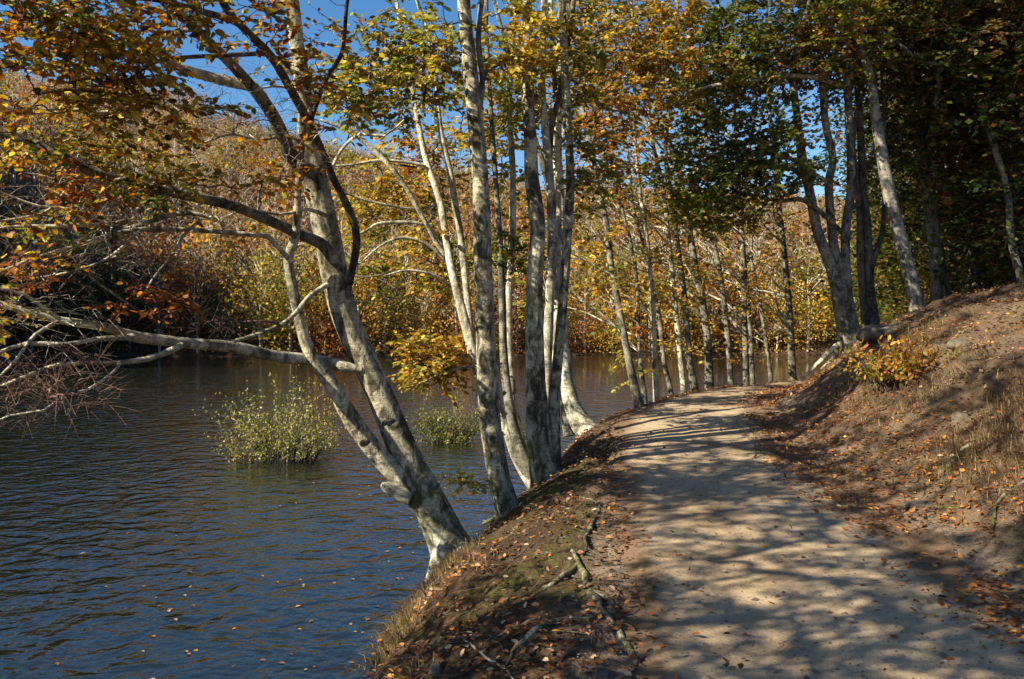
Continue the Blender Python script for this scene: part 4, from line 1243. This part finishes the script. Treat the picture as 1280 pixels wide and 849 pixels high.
for i in range(64):
    az = -0.62 + 1.16 * (i + g.uniform(-.3, .3)) / 63
    Y = 77.2 + 3 * np.sin(az * 78 / 15) + (i % 2) * 4.5 + g.uniform(-.2, .7)
    X = az * Y
    if X > XS(Y) - 1: Y = 79.0
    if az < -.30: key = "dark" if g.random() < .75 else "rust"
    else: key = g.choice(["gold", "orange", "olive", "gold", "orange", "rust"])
    vv = int(g.integers(0, 2))
    root, used = protos[(key, vv)]
    if used:
        r2 = root.copy(); COL.objects.link(r2)
        for ch in list(root.children):
            c2 = ch.copy(); COL.objects.link(c2); c2.parent = r2
    else:
        r2 = root
        protos[(key, vv)][1] = True
    sc = g.uniform(.75, 1.25)
    r2.location = (X, Y, float(Hh(X, Y, False)) - .2)
    r2.scale = (sc, sc, sc * g.uniform(.85, 1.15))
    r2.rotation_euler = (0, 0, g.random() * 6.28)
    tag(r2, dict((k_, l_) for k_, _, l_ in SHORE)[key], "tree", key + " trees along the far shore")
for (root, used) in protos.values():
    if not used:
        for ch in list(root.children): bpy.data.objects.remove(ch)
        bpy.data.objects.remove(root)

# far hillside wood: one mass
FW = [dict(amber=2.0, orange=1.6, rust=.8, olive=.8, tan=2.5), dict(gold=1.6, amber=1.6, olive=2.0, tan=1.6), dict(rust=1.4, brown=1.4, orange=.8, tan=2.6), dict(tan=4, brown=1.4, orange=.6), dict(olive=2.5, lime=.6, green=.8, gold=1.4, tan=.8)]
unit = []
for j in range(10):
    pal = FW[j % 5]
    h = 9.5
    Vt, Qt = stick_tree(g, h, .13, 24, 3.3, 4)
    p, d, nr, sz = crown_quads(g, 620 if j % 5 != 3 else 260, (2.8, 3.4), h * .6, .44, clumps=24)
    c = palette(pal, len(p), g, p, j, .22, .4, .35)
    V, Q, cc = leaves(p, d, nr, sz, c, False, .8)
    unit.append((Vt, Qt, V, Q, cc))
vs, qs, cs, mi, off = [], [], [], [], 0
pts = []
for Yc in np.arange(82, 330, 5.2):
    half = Yc * .72 + 12
    for Xc in np.arange(-half, half, 5.0):
        X, Y = Xc + g.uniform(-2.2, 2.2), Yc + g.uniform(-2.3, 2.3)
        if X > XS(np.minimum(Y, 119.0)) + 60: continue
        pts.append((X, Y))
for X in np.arange(-85, -36, 5.0):        # wooded headland, mostly out of frame, put in to shade the left far shore
    for Y in np.arange(22, 82, 5.0):
        pts.append((X + g.uniform(-2, 2), Y + g.uniform(-2, 2)))
ccx = np.array(pts)
zz = Hh(ccx[:, 0], ccx[:, 1], False)
kk = zz > WATER + .2
ccx, zz = ccx[kk], zz[kk]
sel = fbm2(ccx[:, 0], ccx[:, 1], .018, 71, 3) * .9 + .5 + g.normal(0, .16, len(ccx))
hgt = zz / 60.0
sel = np.where(g.random(len(ccx)) < smooth(.55, 1.0, hgt) * .65, .7, sel)
kind = np.clip((sel * 5).astype(int), 0, 4)
for (X, Y), z0, kd in zip(ccx, zz, kind):
    Vt, Qt, V, Q, cc = unit[kd + 5 * int(g.integers(0, 2))]
    a = g.random() * 6.28; sc = g.uniform(.7, 1.2)
    ca, sa = math.cos(a) * sc, math.sin(a) * sc
    M = np.array([[ca, -sa, 0], [sa, ca, 0], [0, 0, sc * g.uniform(.85, 1.15)]])
    o3 = np.array([X, Y, z0 - .3])
    vs += [Vt @ M.T + o3, V @ M.T + o3]
    qs += [Qt + off, Q + off + len(Vt)]
    br = math.exp(g.normal(0, .14))
    cs += [np.full((len(Vt), 3), .3), cc * br]
    mi += [np.ones(len(Qt), int), np.zeros(len(Q), int)]
    off += len(Vt) + len(V)
o = mesh_obj("far_woods", np.vstack(vs), np.vstack(qs), [LEAF, BARKP], col=np.vstack(cs), midx=np.concatenate(mi))
tag(o, "autumn coloured wood covering the hillside across the lake", "woods", kind="stuff")

# dark wood on the right hillside: individuals
g = np.random.default_rng(19)
wp = []
for vv in range(4):
    h = 13.0
    root = empty("wood_tree", (0, 0, 0))
    Vt, Qt = stick_tree(g, h, .17, 22, 3.0, 8)
    mesh_obj("trunk", Vt, Qt, BARKD, root, smooth_=True)
    n = 13000
    lay = g.integers(0, 26, n)
    lz = 1.2 + 11.5 * (np.arange(26) + g.uniform(-.3, .3, 26)) / 26
    la = g.random(26) * 6.28
    lr = 3.2 * np.sqrt(np.clip(1 - ((lz - 6) / 8.5) ** 2, .1, 1))
    rr = np.sqrt(g.random(n)) * lr[lay]
    aa = la[lay] + g.normal(0, .75, n)
    p = np.stack([rr * np.cos(aa), rr * np.sin(aa), lz[lay] - .1 * rr + g.normal(0, .16, n)], 1)
    nr = np.array([0, 0, 1.0]) + g.normal(0, .5, (n, 3))
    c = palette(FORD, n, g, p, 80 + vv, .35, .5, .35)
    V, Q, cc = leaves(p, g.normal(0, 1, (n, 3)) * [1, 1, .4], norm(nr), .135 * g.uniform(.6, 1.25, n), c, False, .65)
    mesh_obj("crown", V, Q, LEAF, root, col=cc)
    wp.append([root, False])
spots = [(1215, 19), (1262, 18.5), (1300, 19.5), (1190, 22), (1235, 23), (1285, 24), (1165, 27), (1205, 28), (1250, 29), (1310, 28), (1180, 34), (1225, 35), (1275, 36), (1335, 22), (1150, 34), (1140, 42), (1190, 44), (1240, 46), (1300, 44), (1370, 19), (1330, 15.5)]
for i, (u, Y) in enumerate(spots):
    X = (u - CU) / FPX * Y
    root, used = wp[i % 4]
    if used:
        r2 = root.copy(); COL.objects.link(r2)
        for ch in list(root.children):
            c2 = ch.copy(); COL.objects.link(c2); c2.parent = r2
    else:
        r2 = root; wp[i % 4][1] = True
    sc = g.uniform(.85, 1.2)
    r2.location = (X, Y, float(Hh(X, Y, False)) - .2)
    r2.scale = (sc, sc, sc)
    r2.rotation_euler = (0, 0, g.random() * 6.28)
    tag(r2, "dark leafed tree deep in the shaded wood behind the right bank", "tree", "trees in the dark wood on the right")
